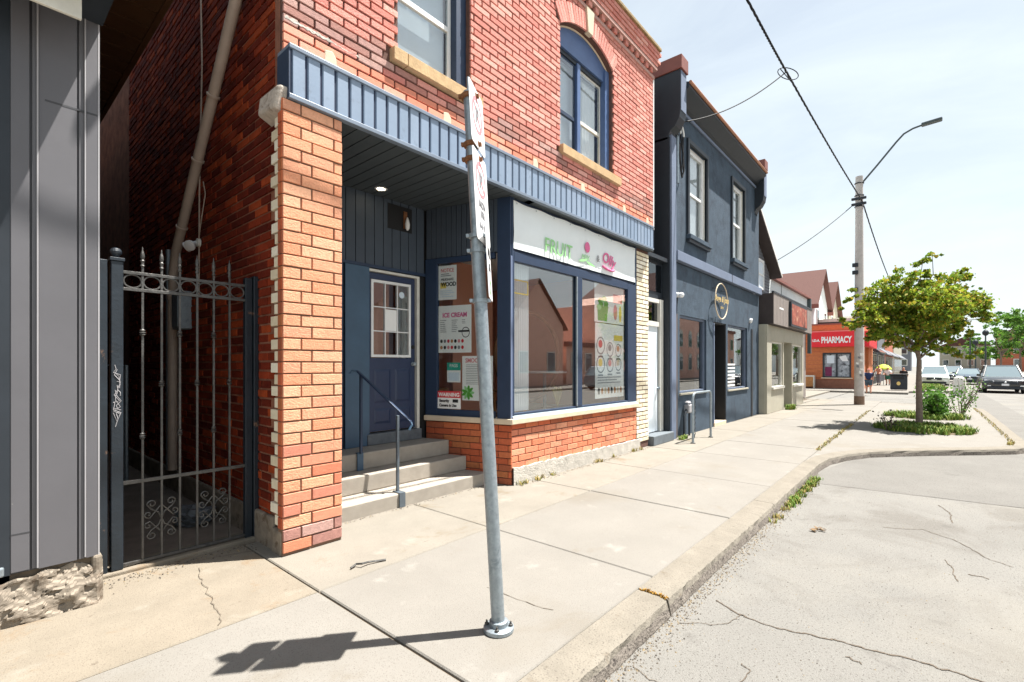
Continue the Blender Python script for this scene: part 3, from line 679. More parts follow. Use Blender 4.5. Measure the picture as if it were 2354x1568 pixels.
# upper windows
def sash(par, x0, x1, z0, z1, y, m, w=.045, d=.04, mid=None):
    fr = part('frame', par, m, lambda b: [b.box(x0, x0 + w, y, y + d, z0, z1), b.box(x1 - w, x1, y, y + d, z0, z1), b.box(x0 + w, x1 - w, y, y + d, z0, z0 + w), b.box(x0 + w, x1 - w, y, y + d, z1 - w, z1)] +
              ([b.box(x0 + w, x1 - w, y - .006, y + d, mid - .03, mid + .03)] if mid else []), bevel=.004)
    if mid:
        part('pane', par, m_glass2, lambda b: b.box(x0 + w, x1 - w, y + .012, y + .018, z0 + w, mid - .03)); part('pane', par, m_glass2, lambda b: b.box(x0 + w, x1 - w, y + .002, y + .008, mid + .03, z1 - w))
    else: part('pane', par, m_glass2, lambda b: b.box(x0 + w, x1 - w, y + .012, y + .018, z0 + w, z1 - w))
    return fr
w1 = part('upper_window', shop, m_navy, lambda b: [b.box(W1[0], W1[0] + .05, 4.31, 4.46, W1[2], W1T), b.box(W1[1] - .16, W1[1], 4.30, 4.46, W1[2], W1T), b.box(W1[0] + .05, W1[1] - .16, 4.32, 4.46, W1T - .1, W1T)], bevel=.006)
sash(w1, W1[0] + .05, W1[1] - .16, W1[2], W1T - .1, 4.40, m_white, .05, mid=5.66)
part('blind', w1, m_blind, lambda b: b.box(W1[0] + .1, W1[1] - .2, 4.50, 4.505, W1[2], W1T))
def w2f(b):
    b.box(W2[0], W2[0] + .05, 4.30, 4.46, W2[2], 6.62); b.box(W2[1] - .13, W2[1], 4.30, 4.46, W2[2], 6.80)
    b.box(6.66, 6.75, 4.35, 4.46, W2[2], 6.56); n = 14
    for i in range(n):
        xa, xb = W2[0] + 1.6 * i / n, W2[0] + 1.6 * (i + 1) / n
        b.add([(xa, 4.335, 6.60), (xb, 4.335, 6.60), (xb, 4.335, arch_z(xb)), (xa, 4.335, arch_z(xa)), (xa, 4.45, 6.60), (xb, 4.45, 6.60), (xb, 4.45, arch_z(xb)), (xa, 4.45, arch_z(xa))], [(0, 1, 2, 3), (0, 4, 5, 1)])
w2 = part('upper_window', shop, mat('blue window paint', (.075, .13, .27), .45, .14, 5, spec=.5), w2f)
part('arch_trim', w2, m_ledge, lambda b: b.tube([(W2[0] + 1.6 * i / 16, 4.325, arch_z(W2[0] + 1.6 * i / 16) - .012) for i in range(17)], .014, 6))
part('lintel', w2, m_dtrim, lambda b: b.box(W2[0] + .05, W2[1] - .15, 4.37, 4.45, 6.53, 6.60))
sash(w2, W2[0] + .05, 6.66, W2[2], 6.53, 4.39, m_navy, .04, mid=5.62)
sash(w2, 6.75, W2[1] - .13, W2[2], 6.53, 4.40, m_offw, .04, mid=5.66)
part('blind', w2, m_blind, lambda b: b.box(W2[0] + .05, W2[1] - .15, 4.52, 4.525, W2[2], 6.55))
part('curtain', w2, m_curtain, lambda b: b.prism([(7.0 + .05 * i, 4.48 + .015 * (i % 2)) for i in range(9)] + [(7.4, 4.515), (7.0, 4.515)], 4.96, 6.45, 'z'))
# fascia
FX0, FX1, FY, FZ0, FZ1 = 1.83, 8.88, 4.05, 3.85, 4.30
fas = part('fascia', shop, m_fascgroove, lambda b: b.box(FX0 + .004, FX1 - .004, FY + .014, WF + .04, FZ0 + .02, FZ1 - .01))
n = 52; pw = (FX1 - FX0) / n
for k in range(n):
    xa = FX0 + k * pw
    b = MB(); dd = random.uniform(-.0015, .0015)
    b.add([(xa + .017, FY + .02, FZ0 + .03), (xa + .027, FY + dd, FZ0 + .03), (xa + pw - .008, FY + dd, FZ0 + .03), (xa + pw - .002, FY + .02, FZ0 + .03),
           (xa + .017, FY + .02, FZ1 - .03), (xa + .027, FY + dd, FZ1 - .03), (xa + pw - .008, FY + dd, FZ1 - .03), (xa + pw - .002, FY + .02, FZ1 - .03)],
          [(0, 1, 5, 4), (1, 2, 6, 5), (2, 3, 7, 6)])
    b.build('fascia_panel', m_fasc, fas)
part('fascia_trim', fas, m_fasctrim, lambda b: b.box(FX0 - .01, FX1 + .01, FY - .014, WF + .05, FZ1 - .034, FZ1 + .004), bevel=.004)
part('fascia_trim', fas, m_fasctrim, lambda b: b.box(FX0 - .01, FX1 + .01, FY - .012, FY + .05, FZ0 - .006, FZ0 + .034), bevel=.004)
for xc_ in (FX0 - .012, FX1): part('end_cap', fas, m_navy, lambda b: b.box(xc_, xc_ + .012, FY - .006, WF + .05, FZ0, FZ1 - .03))
# soffit and entry recess
sof = part('soffit', shop, m_black, lambda b: b.box(2.3, 9.0, FY + .05, 5.6, FZ0 + .012, 3.94))
x = 2.34
while x < 5.1:
    part('soffit_board', sof, m_soff, lambda b: b.box(x + .006, x + .146, FY + .05, 5.55, FZ0 - .002, FZ0 + .014)); x += .152
part('soffit_board', sof, m_soff, lambda b: b.box(5.1, 9.0, FY + .05, 4.30, FZ0 - .002, FZ0 + .014))
pl = part('pot_light', shop, m_white, lambda b: b.lathe([(.075, 0), (.08, -.006), (.055, -.010), (.05, .004)], (3.53, 5.26, FZ0 - .001), 20), smooth=True)
part('bulb', pl, m_lamp, lambda b: b.lathe([(.001, -.004), (.045, -.004), (.05, 0)], (3.53, 5.26, FZ0 - .003), 16))
EB = 5.53
ent = part('entry_wall', shop, m_black, lambda b: [b.box(2.35, 3.50, EB + .012, EB + .12, 0.3, 3.9), b.box(4.37, 4.6, EB + .012, EB + .12, .3, 3.9), b.box(3.5, 4.37, EB + .012, EB + .12, 2.88, 3.9), b.box(2.3, 2.38, 4.3, 5.6, 0, 3.9)])
x = 2.50
while x < 4.42:
    part('siding_board', ent, m_siding, lambda b: b.box(x + .007, min(x + .134, 4.46), EB - .006, EB + .012, 2.91, 3.85)); x += .138
part('siding_trim', ent, m_navy, lambda b: b.box(2.4, 4.46, EB - .02, EB + .012, 2.885, 2.925))
part('side_panel', shop, m_blue, lambda b: b.box(3.17, 3.515, EB - .035, EB + .01, .555, 2.88), bevel=.004)
part('jamb_panel', shop, m_navy, lambda b: b.box(2.40, 3.15, EB - .02, EB + .01, .555, 2.88))
# return siding above the side window
k = 0; u = .02
while u < RL - .18:
    u2 = min(u + .082, RL - .15)
    part('siding_board', ent, m_siding, lambda b: b.obox(ret((u + u2) / 2, 3.49, .0), RU * ((u2 - u) / 2 - .004), RN * .012, Vector((0, 0, .355)))); u += .084
part('return_backing', ent, m_black, lambda b: b.obox(ret(RL / 2, 3.49, -.03), RU * (RL / 2), RN * .02, Vector((0, 0, .36))))
# shop door
door = part('shop_door', shop, m_navyd, lambda b: [b.box(3.54, 4.29, EB + .03, EB + .075, .72, 1.70), b.box(3.54, 4.29, EB + .03, EB + .075, 2.75, 2.83), b.box(3.54, 3.57, EB + .03, EB + .075, 1.70, 2.75), b.box(4.21, 4.29, EB + .03, EB + .075, 1.70, 2.75)])
part('door_frame', door, m_offw, lambda b: [b.box(4.30, 4.345, EB - .012, EB + .08, .70, 2.87), b.box(3.52, 4.30, EB - .012, EB + .08, 2.84, 2.87)])
part('threshold', door, mat('dusty threshold', (.13, .14, .15), .8, .3, 9, .4, 60), lambda b: b.box(3.48, 4.36, EB - .05, EB + .1, .555, .70), bevel=.01)
part('light_frame', door, m_white, lambda b: [b.box(3.57, 3.605, EB + .012, EB + .06, 1.71, 2.74), b.box(4.175, 4.21, EB + .012, EB + .06, 1.71, 2.74), b.box(3.605, 4.175, EB + .012, EB + .06, 1.71, 1.745), b.box(3.605, 4.175, EB + .012, EB + .06, 2.705, 2.74),
                                          b.box(3.784, 3.798, EB + .02, EB + .055, 1.745, 2.705), b.box(3.982, 3.996, EB + .02, EB + .055, 1.745, 2.705), b.box(3.605, 4.175, EB + .022, EB + .054, 2.052, 2.066), b.box(3.605, 4.175, EB + .022, EB + .054, 2.376, 2.390)])
for xa, xb in ((3.605, 3.784), (3.798, 3.982), (3.996, 4.175)):
    for za, zb in ((1.745, 2.052), (2.066, 2.376), (2.39, 2.705)):
        part('door_pane', door, m_glass2, lambda b: b.box(xa, xb, EB + .036, EB + .040, za, zb))
for xa, xb, za, zb in ((3.62, 3.88, 1.10, 1.55), (3.95, 4.21, 1.10, 1.55), (3.62, 3.88, .82, 1.02), (3.95, 4.21, .82, 1.02)):
    part('door_panel', door, m_navyd, lambda b: b.add([(xa, EB + .029, za), (xb, EB + .029, za), (xb, EB + .029, zb), (xa, EB + .029, zb), (xa + .03, EB + .018, za + .03), (xb - .03, EB + .018, za + .03), (xb - .03, EB + .018, zb - .03), (xa + .03, EB + .018, zb - .03)],
                                                       [(4, 5, 6, 7)] + [(i, (i + 1) % 4, 4 + (i + 1) % 4, 4 + i) for i in range(4)]))
kn = part('door_knob', door, m_galv, lambda b: b.lathe([(.03, 0), (.03, .01), (.012, .015), (.012, .03), (.028, .038), (.03, .05), (.02, .062), (.001, .064)], (4.255, EB + .03, 1.62), 14, (0, -1, 0)), smooth=True)
part('deadbolt', door, m_black, lambda b: b.lathe([(.028, 0), (.028, .014), (.02, .02), (.001, .02)], (4.255, EB + .03, 1.86), 14, (0, -1, 0)))
part('notice', door, m_paper, lambda b: b.box(3.80, 3.98, EB + .031, EB + .035, 2.07, 2.36))
part('door_sticker', door, m_blind, lambda b: disc(b, (4.07, EB + .033, 2.58), (1, 0, 0), (0, 0, 1), .045, .045))
# dark junction box with a small wall lamp above the door
lb = part('lamp_niche', shop, m_black, lambda b: [b.box(3.81, 4.21, EB - .012, EB - .007, 3.46, 3.80)])
part('lamp_backplate', lb, m_rust, lambda b: b.box(4.06, 4.12, EB - .03, EB - .012, 3.50, 3.74), bevel=.006)
part('wall_lamp', lb, m_white, lambda b: b.lathe([(.010, 0), (.030, .03), (.034, .09), (.020, .15), (.008, .18)], (4.09, EB - .07, 3.47), 12), smooth=True)
# bay frames and glass
BZ0, BZ1 = .885, 3.07
def bfr(b):
    y0, y1 = YF - .005, YF + .09
    b.box(4.845, 4.895, y0, y1, BZ0, 3.85); b.box(4.895, 8.12, y0 + .005, y1, BZ0, .955); b.box(6.41, 6.57, y0, y1 - .01, .955, 3.0)
    b.box(8.12, 8.44, y0, y1, BZ0, 3.12); b.box(4.895, 8.12, y0, y1, 3.0, 3.13); b.box(8.40, 8.455, y0 - .004, y1, 3.12, 3.85)
frm = part('bay_frame', shop, m_navy, bfr, bevel=.006)
part('bay_frame', shop, m_navy, lambda b: [b.obox(ret(RL - .10, (BZ0 + 3.85) / 2, -.02), RU * .10, RN * .035, Vector((0, 0, (3.85 - BZ0) / 2))), b.obox(ret(.10, (BZ0 + 3.13) / 2, -.02), RU * .10, RN * .03, Vector((0, 0, (3.13 - BZ0) / 2))),
                                       b.obox(ret(.66, .93, -.02), RU * .46, RN * .03, Vector((0, 0, .045))), b.obox(ret(.66, 3.09, -.02), RU * .46, RN * .032, Vector((0, 0, .04)))], bevel=.006)
part('corner_post_trim', shop, mat('pale navy trim', (.15, .19, .30), .4, .1, 4, spec=.6), lambda b: b.box(4.815, 4.85, YF - .012, YF + .05, BZ0, 3.06), bevel=.006)
part('pane', shop, m_glass, lambda b: b.box(4.895, 6.41, YF + .03, YF + .036, .955, 3.0))
part('pane', shop, m_glass, lambda b: b.box(6.57, 8.12, YF + .03, YF + .036, .955, 3.0))
part('mullion_trim', shop, m_galv, lambda b: b.box(6.40, 6.425, YF - .012, YF + .01, .955, 3.0))
part('sill_flashing', shop, mat('painted sill', (.28, .33, .36), .4, .15, 5, spec=.5), lambda b: b.add([(4.85, YF - .03, .888), (8.45, YF - .03, .888), (8.45, YF + .02, .95), (4.85, YF + .02, .95)], [(0, 1, 2, 3)]))
part('pane', shop, m_glass3, lambda b: b.obox(ret(.66, 2.01, -.02), RU * .46, RN * .003, Vector((0, 0, 1.04))))
# banner rail
part('banner_board', shop, m_navy, lambda b: b.box(4.895, 8.40, YF + .02, YF + .08, 3.13, 3.86))
# interior
inn = part('interior_wall', shop, m_salmon, lambda b: [b.box(4.6, 9.0, 8.6, 8.7, .7, 3.9), b.box(2.4, 4.6, 8.6, 8.7, .7, 3.9), b.box(8.48, 8.56, 4.4, 8.6, .7, 3.85), b.box(2.4, 2.5, 5.7, 8.6, .7, 3.9), b.box(5.6, 6.6, 6.2, 6.28, .7, 3.85)])
part('interior_floor', shop, m_ifloor, lambda b: b.prism([(2.4, 5.66), (4.5, 5.66), (4.9, 4.32), (8.5, 4.32), (8.5, 8.6), (2.4, 8.6)], .70, .76, 'z'))
part('interior_ceiling', shop, m_iceil, lambda b: b.prism([(2.4, 5.7), (4.5, 5.7), (4.95, 4.35), (8.5, 4.35), (8.5, 8.6), (2.4, 8.6)], 3.4, 3.45, 'z'))
part('interior_door', shop, m_offw, lambda b: [b.box(5.05, 5.13, 6.9, 7.0, .76, 2.8), b.box(5.13, 5.6, 6.9, 7.0, 2.7, 2.8)])
part('interior_doorway', shop, m_black, lambda b: b.box(5.13, 5.6, 6.93, 6.96, .76, 2.7))
# white side door between the buildings
sd2 = part('side_entrance', shop, m_door2, lambda b: b.box(9.12, 9.80, 4.36, 4.41, .21, 2.42))
part('side_frame', sd2, m_offw, lambda b: [b.box(8.99, 9.12, 4.33, 4.43, .2, 3.0), b.box(9.80, 9.95, 4.31, 4.43, .2, 3.0), b.box(9.12, 9.80, 4.33, 4.43, 2.42, 2.52), b.box(9.12, 9.80, 4.33, 4.43, 2.92, 3.0)])
part('transom_pane', sd2, m_darkglass, lambda b: b.box(9.12, 9.80, 4.38, 4.386, 2.52, 2.92))
part('side_knob', sd2, m_galv, lambda b: b.lathe([(.02, 0), (.012, .02), (.03, .04), (.03, .06), (.001, .07)], (9.74, 4.36, 1.12), 12, (0, -1, 0)), smooth=True)
part('door_seam', sd2, m_dtrim, lambda b: b.box(9.77, 9.782, 4.352, 4.362, .21, 2.42))
part('door_step', sd2, mat('dark step', (.13, .15, .165), .8, .2, 6, .4, 60), lambda b: b.box(9.02, 10.02, 4.10, 4.45, 0, .19), bevel=.012)
part('overdoor_panel', sd2, m_dtrim, lambda b: [b.box(8.99, 9.98, 4.35, 4.45, 3.0, 3.80), b.box(8.97, 9.98, 4.22, 4.45, 3.80, 3.88)])
part('overdoor_glass', sd2, m_darkglass, lambda b: b.box(9.05, 9.9, 4.335, 4.34, 3.15, 3.72))
part('gap_backing', sd2, m_black, lambda b: b.box(9.25, 10.0, 4.95, 5.0, 3.88, 7.4))

# ================================================================== ENTRANCE STEPS AND HANDRAIL
st = thing('concrete_steps', (3.4, 4.9, 0), 'three worn concrete steps up to the navy shop door', 'steps')
def xr(y): return 4.45 + .38 * (5.51 - y) / 1.31 - .02       # right end runs into the splayed bay wall
def stepm(y0, y1, z0, z1):
    b = MB(); n = 22; xs0 = 2.335
    b.prism([(xs0, y0), (xr(y0) + .0, y0), (xr(y1), y1), (xs0, y1)], z0, z1, 'z')
    return b.build('step', m_step, st, bevel=.014, seg=3)
stepm(4.50, 5.60, -.05, .155); stepm(4.84, 5.60, .156, .350); stepm(5.11, 5.60, .351, .553)
m_railgrey = mat('grey rail paint', (.12, .145, .17), .4, .2, 12, .1, 60, metal=.3)
hr = thing('handrail', (3.26, 4.6, 0), 'navy steel handrail on the concrete steps', 'handrail')
ta, tb = Vector((3.10, 5.10, 1.53)), Vector((3.40, 4.47, .95))
def hrail(b):
    b.obox((ta + tb) / 2, (tb - ta) / 2, (tb - ta).cross(Vector((0, 0, 1))).normalized() * .022, Vector((0, 0, 1)) * .012)
part('rail', hr, m_navy, hrail, bevel=.004)
part('rail_end', hr, m_blue, lambda b: [b.tube([tb, tb + Vector((.0, -.015, -.03)), tb + Vector((-.035, -.01, -.085))], .013, 6), b.tube([ta, ta + Vector((-.05, .03, .004)), ta + Vector((-.075, .04, -.03))], .014, 6)])
part('post', hr, m_navy, lambda b: b.box(3.115, 3.145, 5.06, 5.09, .553, 1.49), bevel=.003)
part('post', hr, m_railgrey, lambda b: b.box(3.275, 3.305, 4.56, 4.59, .155, 1.03), bevel=.003)
part('bracket', hr, m_railgrey, lambda b: [b.box(3.25, 3.33, 4.490, 4.62, .1555, .168), b.box(3.25, 3.33, 4.480, 4.492, .0, .168)], bevel=.003)
part('bracket', hr, m_blue, lambda b: [b.box(3.09, 3.17, 5.095, 5.13, .5535, .566), b.box(3.09, 3.17, 5.085, 5.10, .352, .566)], bevel=.003)

# ================================================================== BANNER AND WINDOW POSTERS
ban = thing('shop_banner', (6.6, 4.19, 3.15), 'white vinyl fruit banner under the navy fascia', 'banner')
BY = 4.188
def bn(b):
    nx, nz = 48, 12; x0, x1, z0, z1 = 4.87, 8.385, 3.165, 3.81
    V = []; F = []
    for j in range(nz + 1):
        for i in range(nx + 1):
            u, v = i / nx, j / nz; x = x0 + (x1 - x0) * u; z = z0 + (z1 - z0) * v
            z += -.012 * math.sin(u * math.pi * 6) ** 2 * (v > .95) 
            y = BY - .004 * math.sin(u * 9 + v * 4) - .006 * math.sin((u - v) * 14) * (1 - v) * .6 - .008 * math.exp(-((u - .35 - .1 * v) * 30) ** 2) + .005 * math.sin(u * 30) * max(0, v - .7)
            V.append((x, y, z))
    for j in range(nz):
        for i in range(nx): a = j * (nx + 1) + i; F.append((a, a + 1, a + nx + 2, a + nx + 1))
    b.add(V, F)
part('sheet', ban, m_banner, bn, smooth='all')
for k in range(9):
    x = 4.92 + k * .425
    part('grommet', ban, m_galv, lambda b: disc(b, (x, BY - .013, 3.775), (1, 0, 0), (0, 0, 1), .012, .012, 10, .5))
TY = BY - .020
text('lettering', 'FRUIT', .31, (5.53, TY, 3.235), m_lgreen, ban, sx=.88)
text('lettering', 'MIX', .12, (6.52, TY, 3.30), m_lgreen, ban, sx=1.1)
part('berry', ban, m_pink, lambda b: disc(b, (6.68, TY, 3.51), (1, 0, 0), (0, 0, 1), .075, .085, 18))
part('leaf_mark', ban, m_lgreen, lambda b: [disc(b, (6.55, TY - .001, 3.28), (1, 0, .2), (-.2, 0, 1), .12, .02, 12), disc(b, (6.78, TY - .001, 3.25), (1, 0, -.2), (.2, 0, 1), .14, .02, 12)])
text('lettering', '&', .16, (6.97, TY, 3.33), m_fink, ban, sx=.9)
text('lettering', 'Olly', .26, (7.14, TY, 3.37), m_pink, ban, xd=(1, 0, -.16), up=(.16, 0, 1), sx=1.0, shear=.2, bold=.005)
part('pink_stroke', ban, m_pink, lambda b: b.tube([(7.16, TY, 3.28), (7.3, TY, 3.25), (7.45, TY, 3.24), (7.55, TY, 3.26)], .018, 6))
text('lettering', 'and more', .05, (6.90, TY, 3.215), m_fink, ban)

def poster(label, cx, cz, w, h, onret=False, m=m_paper, n=-.034, name='window_poster', y=None):
    t = thing(name, ret(cx, cz - h / 2, n) if onret else (cx, y or YF + .045, cz - h / 2), label, 'poster', 'posters in the shop window')
    U = RU if onret else Vector((1, 0, 0)); NN = RN if onret else Vector((0, -1, 0))
    def at(u, z, d=0.): 
        return Vector(ret(cx + u, cz + z, n + d)) if onret else Vector((cx + u, (y or YF + .045) - d, cz + z))
    part('sheet', t, m, lambda b: b.obox(at(0, 0), U * w / 2, NN * .0012, Vector((0, 0, h / 2))))
    return t, at, U
def bars(t, at, U, m, rows, d=.003):
    for (u0, u1, z0, z1) in rows:
        part('print', t, m, lambda b: b.add([at(u0, z0, d), at(u1, z0, d), at(u1, z1, d), at(u0, z1, d)], [(0, 1, 2, 3)]))
def lines(t, at, U, m, u0, u1, z0, z1, n, fill=.45):
    b = MB()
    for k in range(n):
        z = z1 + (z0 - z1) * k / n; h = (z1 - z0) / n * fill; e = u0 + (u1 - u0) * random.uniform(.6, 1)
        b.add([at(u0, z - h, .003), at(e, z - h, .003), at(e, z, .003), at(u0, z, .003)], [(0, 1, 2, 3)])
    b.build('small_print', m, t)
t, at, U = poster('narrow white notice with yellow and black lettering, topmost in side window', .35, 2.78, .30, .49, True)
text('lettering', 'NOTICE', .075, at(0, .15, .004), m_red, t, xd=U, align='CENTER', sx=.8)
lines(t, at, U, m_fink, -.11, .11, .08, .13, 2); bars(t, at, U, m_yellow, [(-.12, -.02, -.08, 0)])
text('lettering', 'WOOD', .08, at(.02, -.05, .0045), m_ink, t, xd=U, align='CENTER', sx=.9, bold=.003); text('lettering', 'MILKSHAKE', .05, at(.0, .03, .0045), m_ink, t, xd=U, align='CENTER', sx=.8)
lines(t, at, U, m_blind, -.12, .12, -.22, -.11, 4)
t, at, U = poster('white menu sheet headed with pink ice cream lettering', .47, 2.115, .54, .67, True)
text('lettering', 'ICE CREAM', .088, at(0, .17, .004), m_pink, t, xd=U, align='CENTER', sx=.92, bold=.003)
lines(t, at, U, m_fink, -.24, -.13, -.06, .13, 7, .3); lines(t, at, U, m_fink, -.05, .05, -.06, .13, 7, .3); lines(t, at, U, m_fink, .12, .2, .06, .13, 3, .3)
for r_, row in enumerate((-.17, -.26)):
    for k in range(7):
        part('flavour_dot', t, [m_ink, m_fink, m_red, m_wood, m_ink, m_fred, m_red][(k + r_ * 3) % 7], lambda b: disc(b, at(-.22 + k * .058, row, .003), U, (0, 0, 1), .022, .026, 12))
part('cup_drawing', t, m_ink, lambda b: disc(b, at(.18, -.05, .003), U, (0, 0, 1), .065, .075, 18, .86)); bars(t, at, U, m_ink, [(.06, .24, -.045, -.02)], .0045)
t, at, U = poster('small teal and white pass sheet in the side window', .455, 1.50, .22, .28, True)
bars(t, at, U, m_teal, [(-.11, .11, .03, .14)]); text('lettering', 'PASS', .065, at(0, .075, .0055), m_paper, t, xd=U, align='CENTER'); bars(t, at, U, m_blind, [(-.09, .09, -.12, .0)])
t, at, U = poster('large white menu with red heading and lime drawing beside the corner post', .835, 1.42, .48, .62, True)
text('lettering', 'SMOOTHIES', .085, at(-.19, .22, .004), m_fred, t, xd=U, sx=.85, bold=.002); lines(t, at, U, m_fink, -.18, .19, -.1, .19, 12, .25)
for k in range(9):
    a = k * .7; part('leaf_print', t, m_green if k % 3 else m_lgreen, lambda b: disc(b, at(-.15 + .05 * math.cos(a), -.2 + .05 * math.sin(a), .003 + .0004 * k), U * math.cos(a) + Vector((0, 0, math.sin(a))), Vector((0, 0, math.cos(a))) - U * math.sin(a), .055, .022, 10))
part('lemon_print', t, m_yellow, lambda b: disc(b, at(.12, -.24, .004), U, (0, 0, 1), .05, .045, 14))
t, at, U = poster('red and white security camera warning sign low in side window', .39, 1.11, .38, .25, True, n=-.012)
bars(t, at, U, m_red, [(-.19, .19, .03, .125)]); text('lettering', 'WARNING', .075, at(0, .05, .005), m_paper, t, xd=U, align='CENTER', sx=.95, bold=.002)
text('lettering', 'Security', .055, at(-.16, -.03, .005), m_ink, t, xd=U, sx=.9, bold=.002); text('lettering', 'Camera in Use', .055, at(-.16, -.095, .005), m_ink, t, xd=U, sx=.85, bold=.002); bars(t, at, U, m_ink, [(.06, .15, -.035, .01)])
t, at, U = poster('upper drink poster with green glass in front bay window', 7.53, 2.67, 1.02, .66)
part('drink_print', t, m_green, lambda b: b.add([at(-.40, -.30, .003), at(-.10, -.30, .003), at(-.05, -.05, .003), at(-.42, -.05, .003)], [(0, 1, 2, 3)]))
for k in range(7): part('mint_print', t, m_lgreen if k % 2 else m_green, lambda b: disc(b, at(-.25 + .12 * math.cos(k), .0 + .08 * math.sin(k * 1.7), .0035 + .0003 * k), (1, 0, 0), (0, 0, 1), .08, .05, 10))
bars(t, at, U, m_fred, [(.12, .45, .05, .2)]); part('cone_print', t, m_fred, lambda b: disc(b, at(.2, -.12, .003), (1, 0, 0), (0, 0, 1), .07, .14, 12)); part('cone_print', t, m_yellow, lambda b: disc(b, at(.38, -.14, .003), (1, 0, 0), (0, 0, 1), .05, .15, 12))
t, at, U = poster('lower dessert menu poster with round dishes in front bay window', 7.54, 1.68, 1.0, 1.29)
for i, (u, z, r) in enumerate(((-.32, .26, .14), (.0, .20, .12), (.30, .19, .11), (-.32, -.06, .14), (.0, -.07, .12), (.30, -.06, .11))):
    part('dish_print', t, m_fink, lambda b: disc(b, at(u, z, .003), (1, 0, 0), (0, 0, 1), r, r * 1.1, 18, .84)); part('scoop_print', t, [m_red, m_fink, m_wood, m_yellow, m_fred, m_ledge][i], lambda b: disc(b, at(u - .01, z + .03, .0035), (1, 0, 0), (0, 0, 1), r * .5, r * .5, 12))
    bars(t, at, U, m_fink, [(u - .08, u + .08, z - r - .06, z - r - .035)])
bars(t, at, U, m_yellow, [(.14, .46, .36, .46)])
for k in range(8): part('item_print', t, [m_ink, m_wood, m_ledge, m_wood][k % 4], lambda b: disc(b, at(-.38 + k * .11, -.52, .003), (1, 0, 0), (0, 0, 1), .04, .06, 10))
lines(t, at, U, m_fink, -.42, .42, -.42, -.28, 3, .3)
op = part('open_sign', None, m_yellow, lambda b: [b.box(4.94, 5.27, YF + .06, YF + .065, 2.58, 2.60), b.box(4.94, 5.27, YF + .06, YF + .065, 2.76, 2.78), b.box(4.94, 4.96, YF + .06, YF + .065, 2.6, 2.76), b.box(5.25, 5.27, YF + .06, YF + .065, 2.6, 2.76)])
tag(op, 'pale framed sign hanging inside the bay window corner', 'sign')
cu = part('curtain', None, m_curtain, lambda b: b.prism([(4.93 + .02 * i, YF + .14 + .012 * (i % 2)) for i in range(24)] + [(5.39, YF + .17), (4.93, YF + .17)], .96, 3.35, 'z'))
tag(cu, 'white curtain hanging in the bay window corner', 'curtain')
hp = part('display_hoop', None, mat('dark bamboo', (.20, .09, .035), .5, .3, 9), lambda b: b.tube([(6.15 + .82 * math.cos(2 * math.pi * k / 40), 4.95, 1.75 + .72 * math.sin(2 * math.pi * k / 40)) for k in range(40)], .035, 10, closed=True), smooth=True)
tag(hp, 'large brown ring display standing inside the bay window', 'display')
def chair(x, y, rz, label):
    M = Matrix.Translation((x, y, .76)) @ Matrix.Rotation(rz, 4, 'Z')
    t = thing('wooden_chair', (x, y, .76), label, 'chair')
    def pp(nm, fn):
        b = MB(M); fn(b); b.build(nm, m_wood, t, bevel=.004)
    pp('seat', lambda b: b.box(-.2, .2, -.2, .2, .44, .48))
    for sx in (-.18, .18):
        pp('leg', lambda b: b.box(sx - .02, sx + .02, -.2, -.16, 0, .44)); pp('leg', lambda b: b.box(sx - .02, sx + .02, .16, .2, 0, .95))
    for z in (.6, .72, .84): pp('back_slat', lambda b: b.box(-.18, .18, .17, .19, z, z + .06))
chair(5.42, 4.75, 2.6, 'wooden chair behind the curtain in the bay window'); chair(4.95, 5.9, .8, 'wooden chair seen through the side window')
tb_ = thing('cafe_table', (6.9, 5.2, .76), 'small pale table inside the bay window', 'table')
part('table_top', tb_, m_white, lambda b: b.lathe([(.38, 0), (.4, .01), (.4, .03), (.38, .04)], (6.9, 5.2, 1.46), 24), smooth=True); part('leg', tb_, m_galv, lambda b: b.tube([(6.9, 5.2, .78), (6.9, 5.2, 1.46)], .03, 10)); part('foot', tb_, m_galv, lambda b: b.lathe([(.25, 0), (.24, .015), (.04, .03)], (6.9, 5.2, .76), 20))
fl = part('dried_flowers', None, m_dry, lambda b: [b.tube([(6.2, 4.42, .96), (6.2 + .12 * math.cos(k), 4.42 + .04 * math.sin(k), 1.22 + .03 * (k % 3))], .012, 5) for k in range(9)])
tag(fl, 'small cream flower bunch on the bay window sill', 'flowers')

# ================================================================== THE GATE
gt = thing('alley_gate', (1.25, 4.74, 0), 'wrought iron alley gate with rings, spear tips and scrolls', 'gate')
GY = 4.74; gx0, gx1 = .90, 1.755
part('gate_post', gt, m_ironpost, lambda b: b.box(.675, .745, GY - .05, GY + .02, .0, 2.40), bevel=.004)
part('gate_post', gt, m_ironpost, lambda b: b.box(.765, .84, GY - .055, GY + .02, .03, 2.40), bevel=.006)
part('post_cap', gt, m_ironpost, lambda b: [b.box(.757, .848, GY - .063, GY + .028, 2.40, 2.425), b.lathe([(.012, 0), (.02, .01), (.036, .035), (.038, .05), (.03, .07), (.001, .082)], (.80, GY - .018, 2.425), 14)], bevel=.003)
part('gate_post', gt, m_ironpost, lambda b: b.box(1.72, 1.78, GY - .04, GY + .02, .0, 2.40), bevel=.005)
part('gate_post', gt, m_ironpost, lambda b: b.box(1.785, 1.828, GY - .06, GY + .05, .02, 2.42), bevel=.005)
rg = random.Random(4)
def scrib(b):
    z = 1.62
    for k in range(9):
        x0 = .775; pts = [(x0 + rg.uniform(0, .05), GY - .057, z - .035 * j + rg.uniform(-.02, .02)) for j in range(5)]
        b.tube(pts, .0028, 4); z -= .042
    b.tube([(.778, GY - .057, 1.24), (.80, GY - .057, 1.17), (.825, GY - .057, 1.24)], .003, 4)
part('graffiti_tag', gt, m_greyl, scrib)
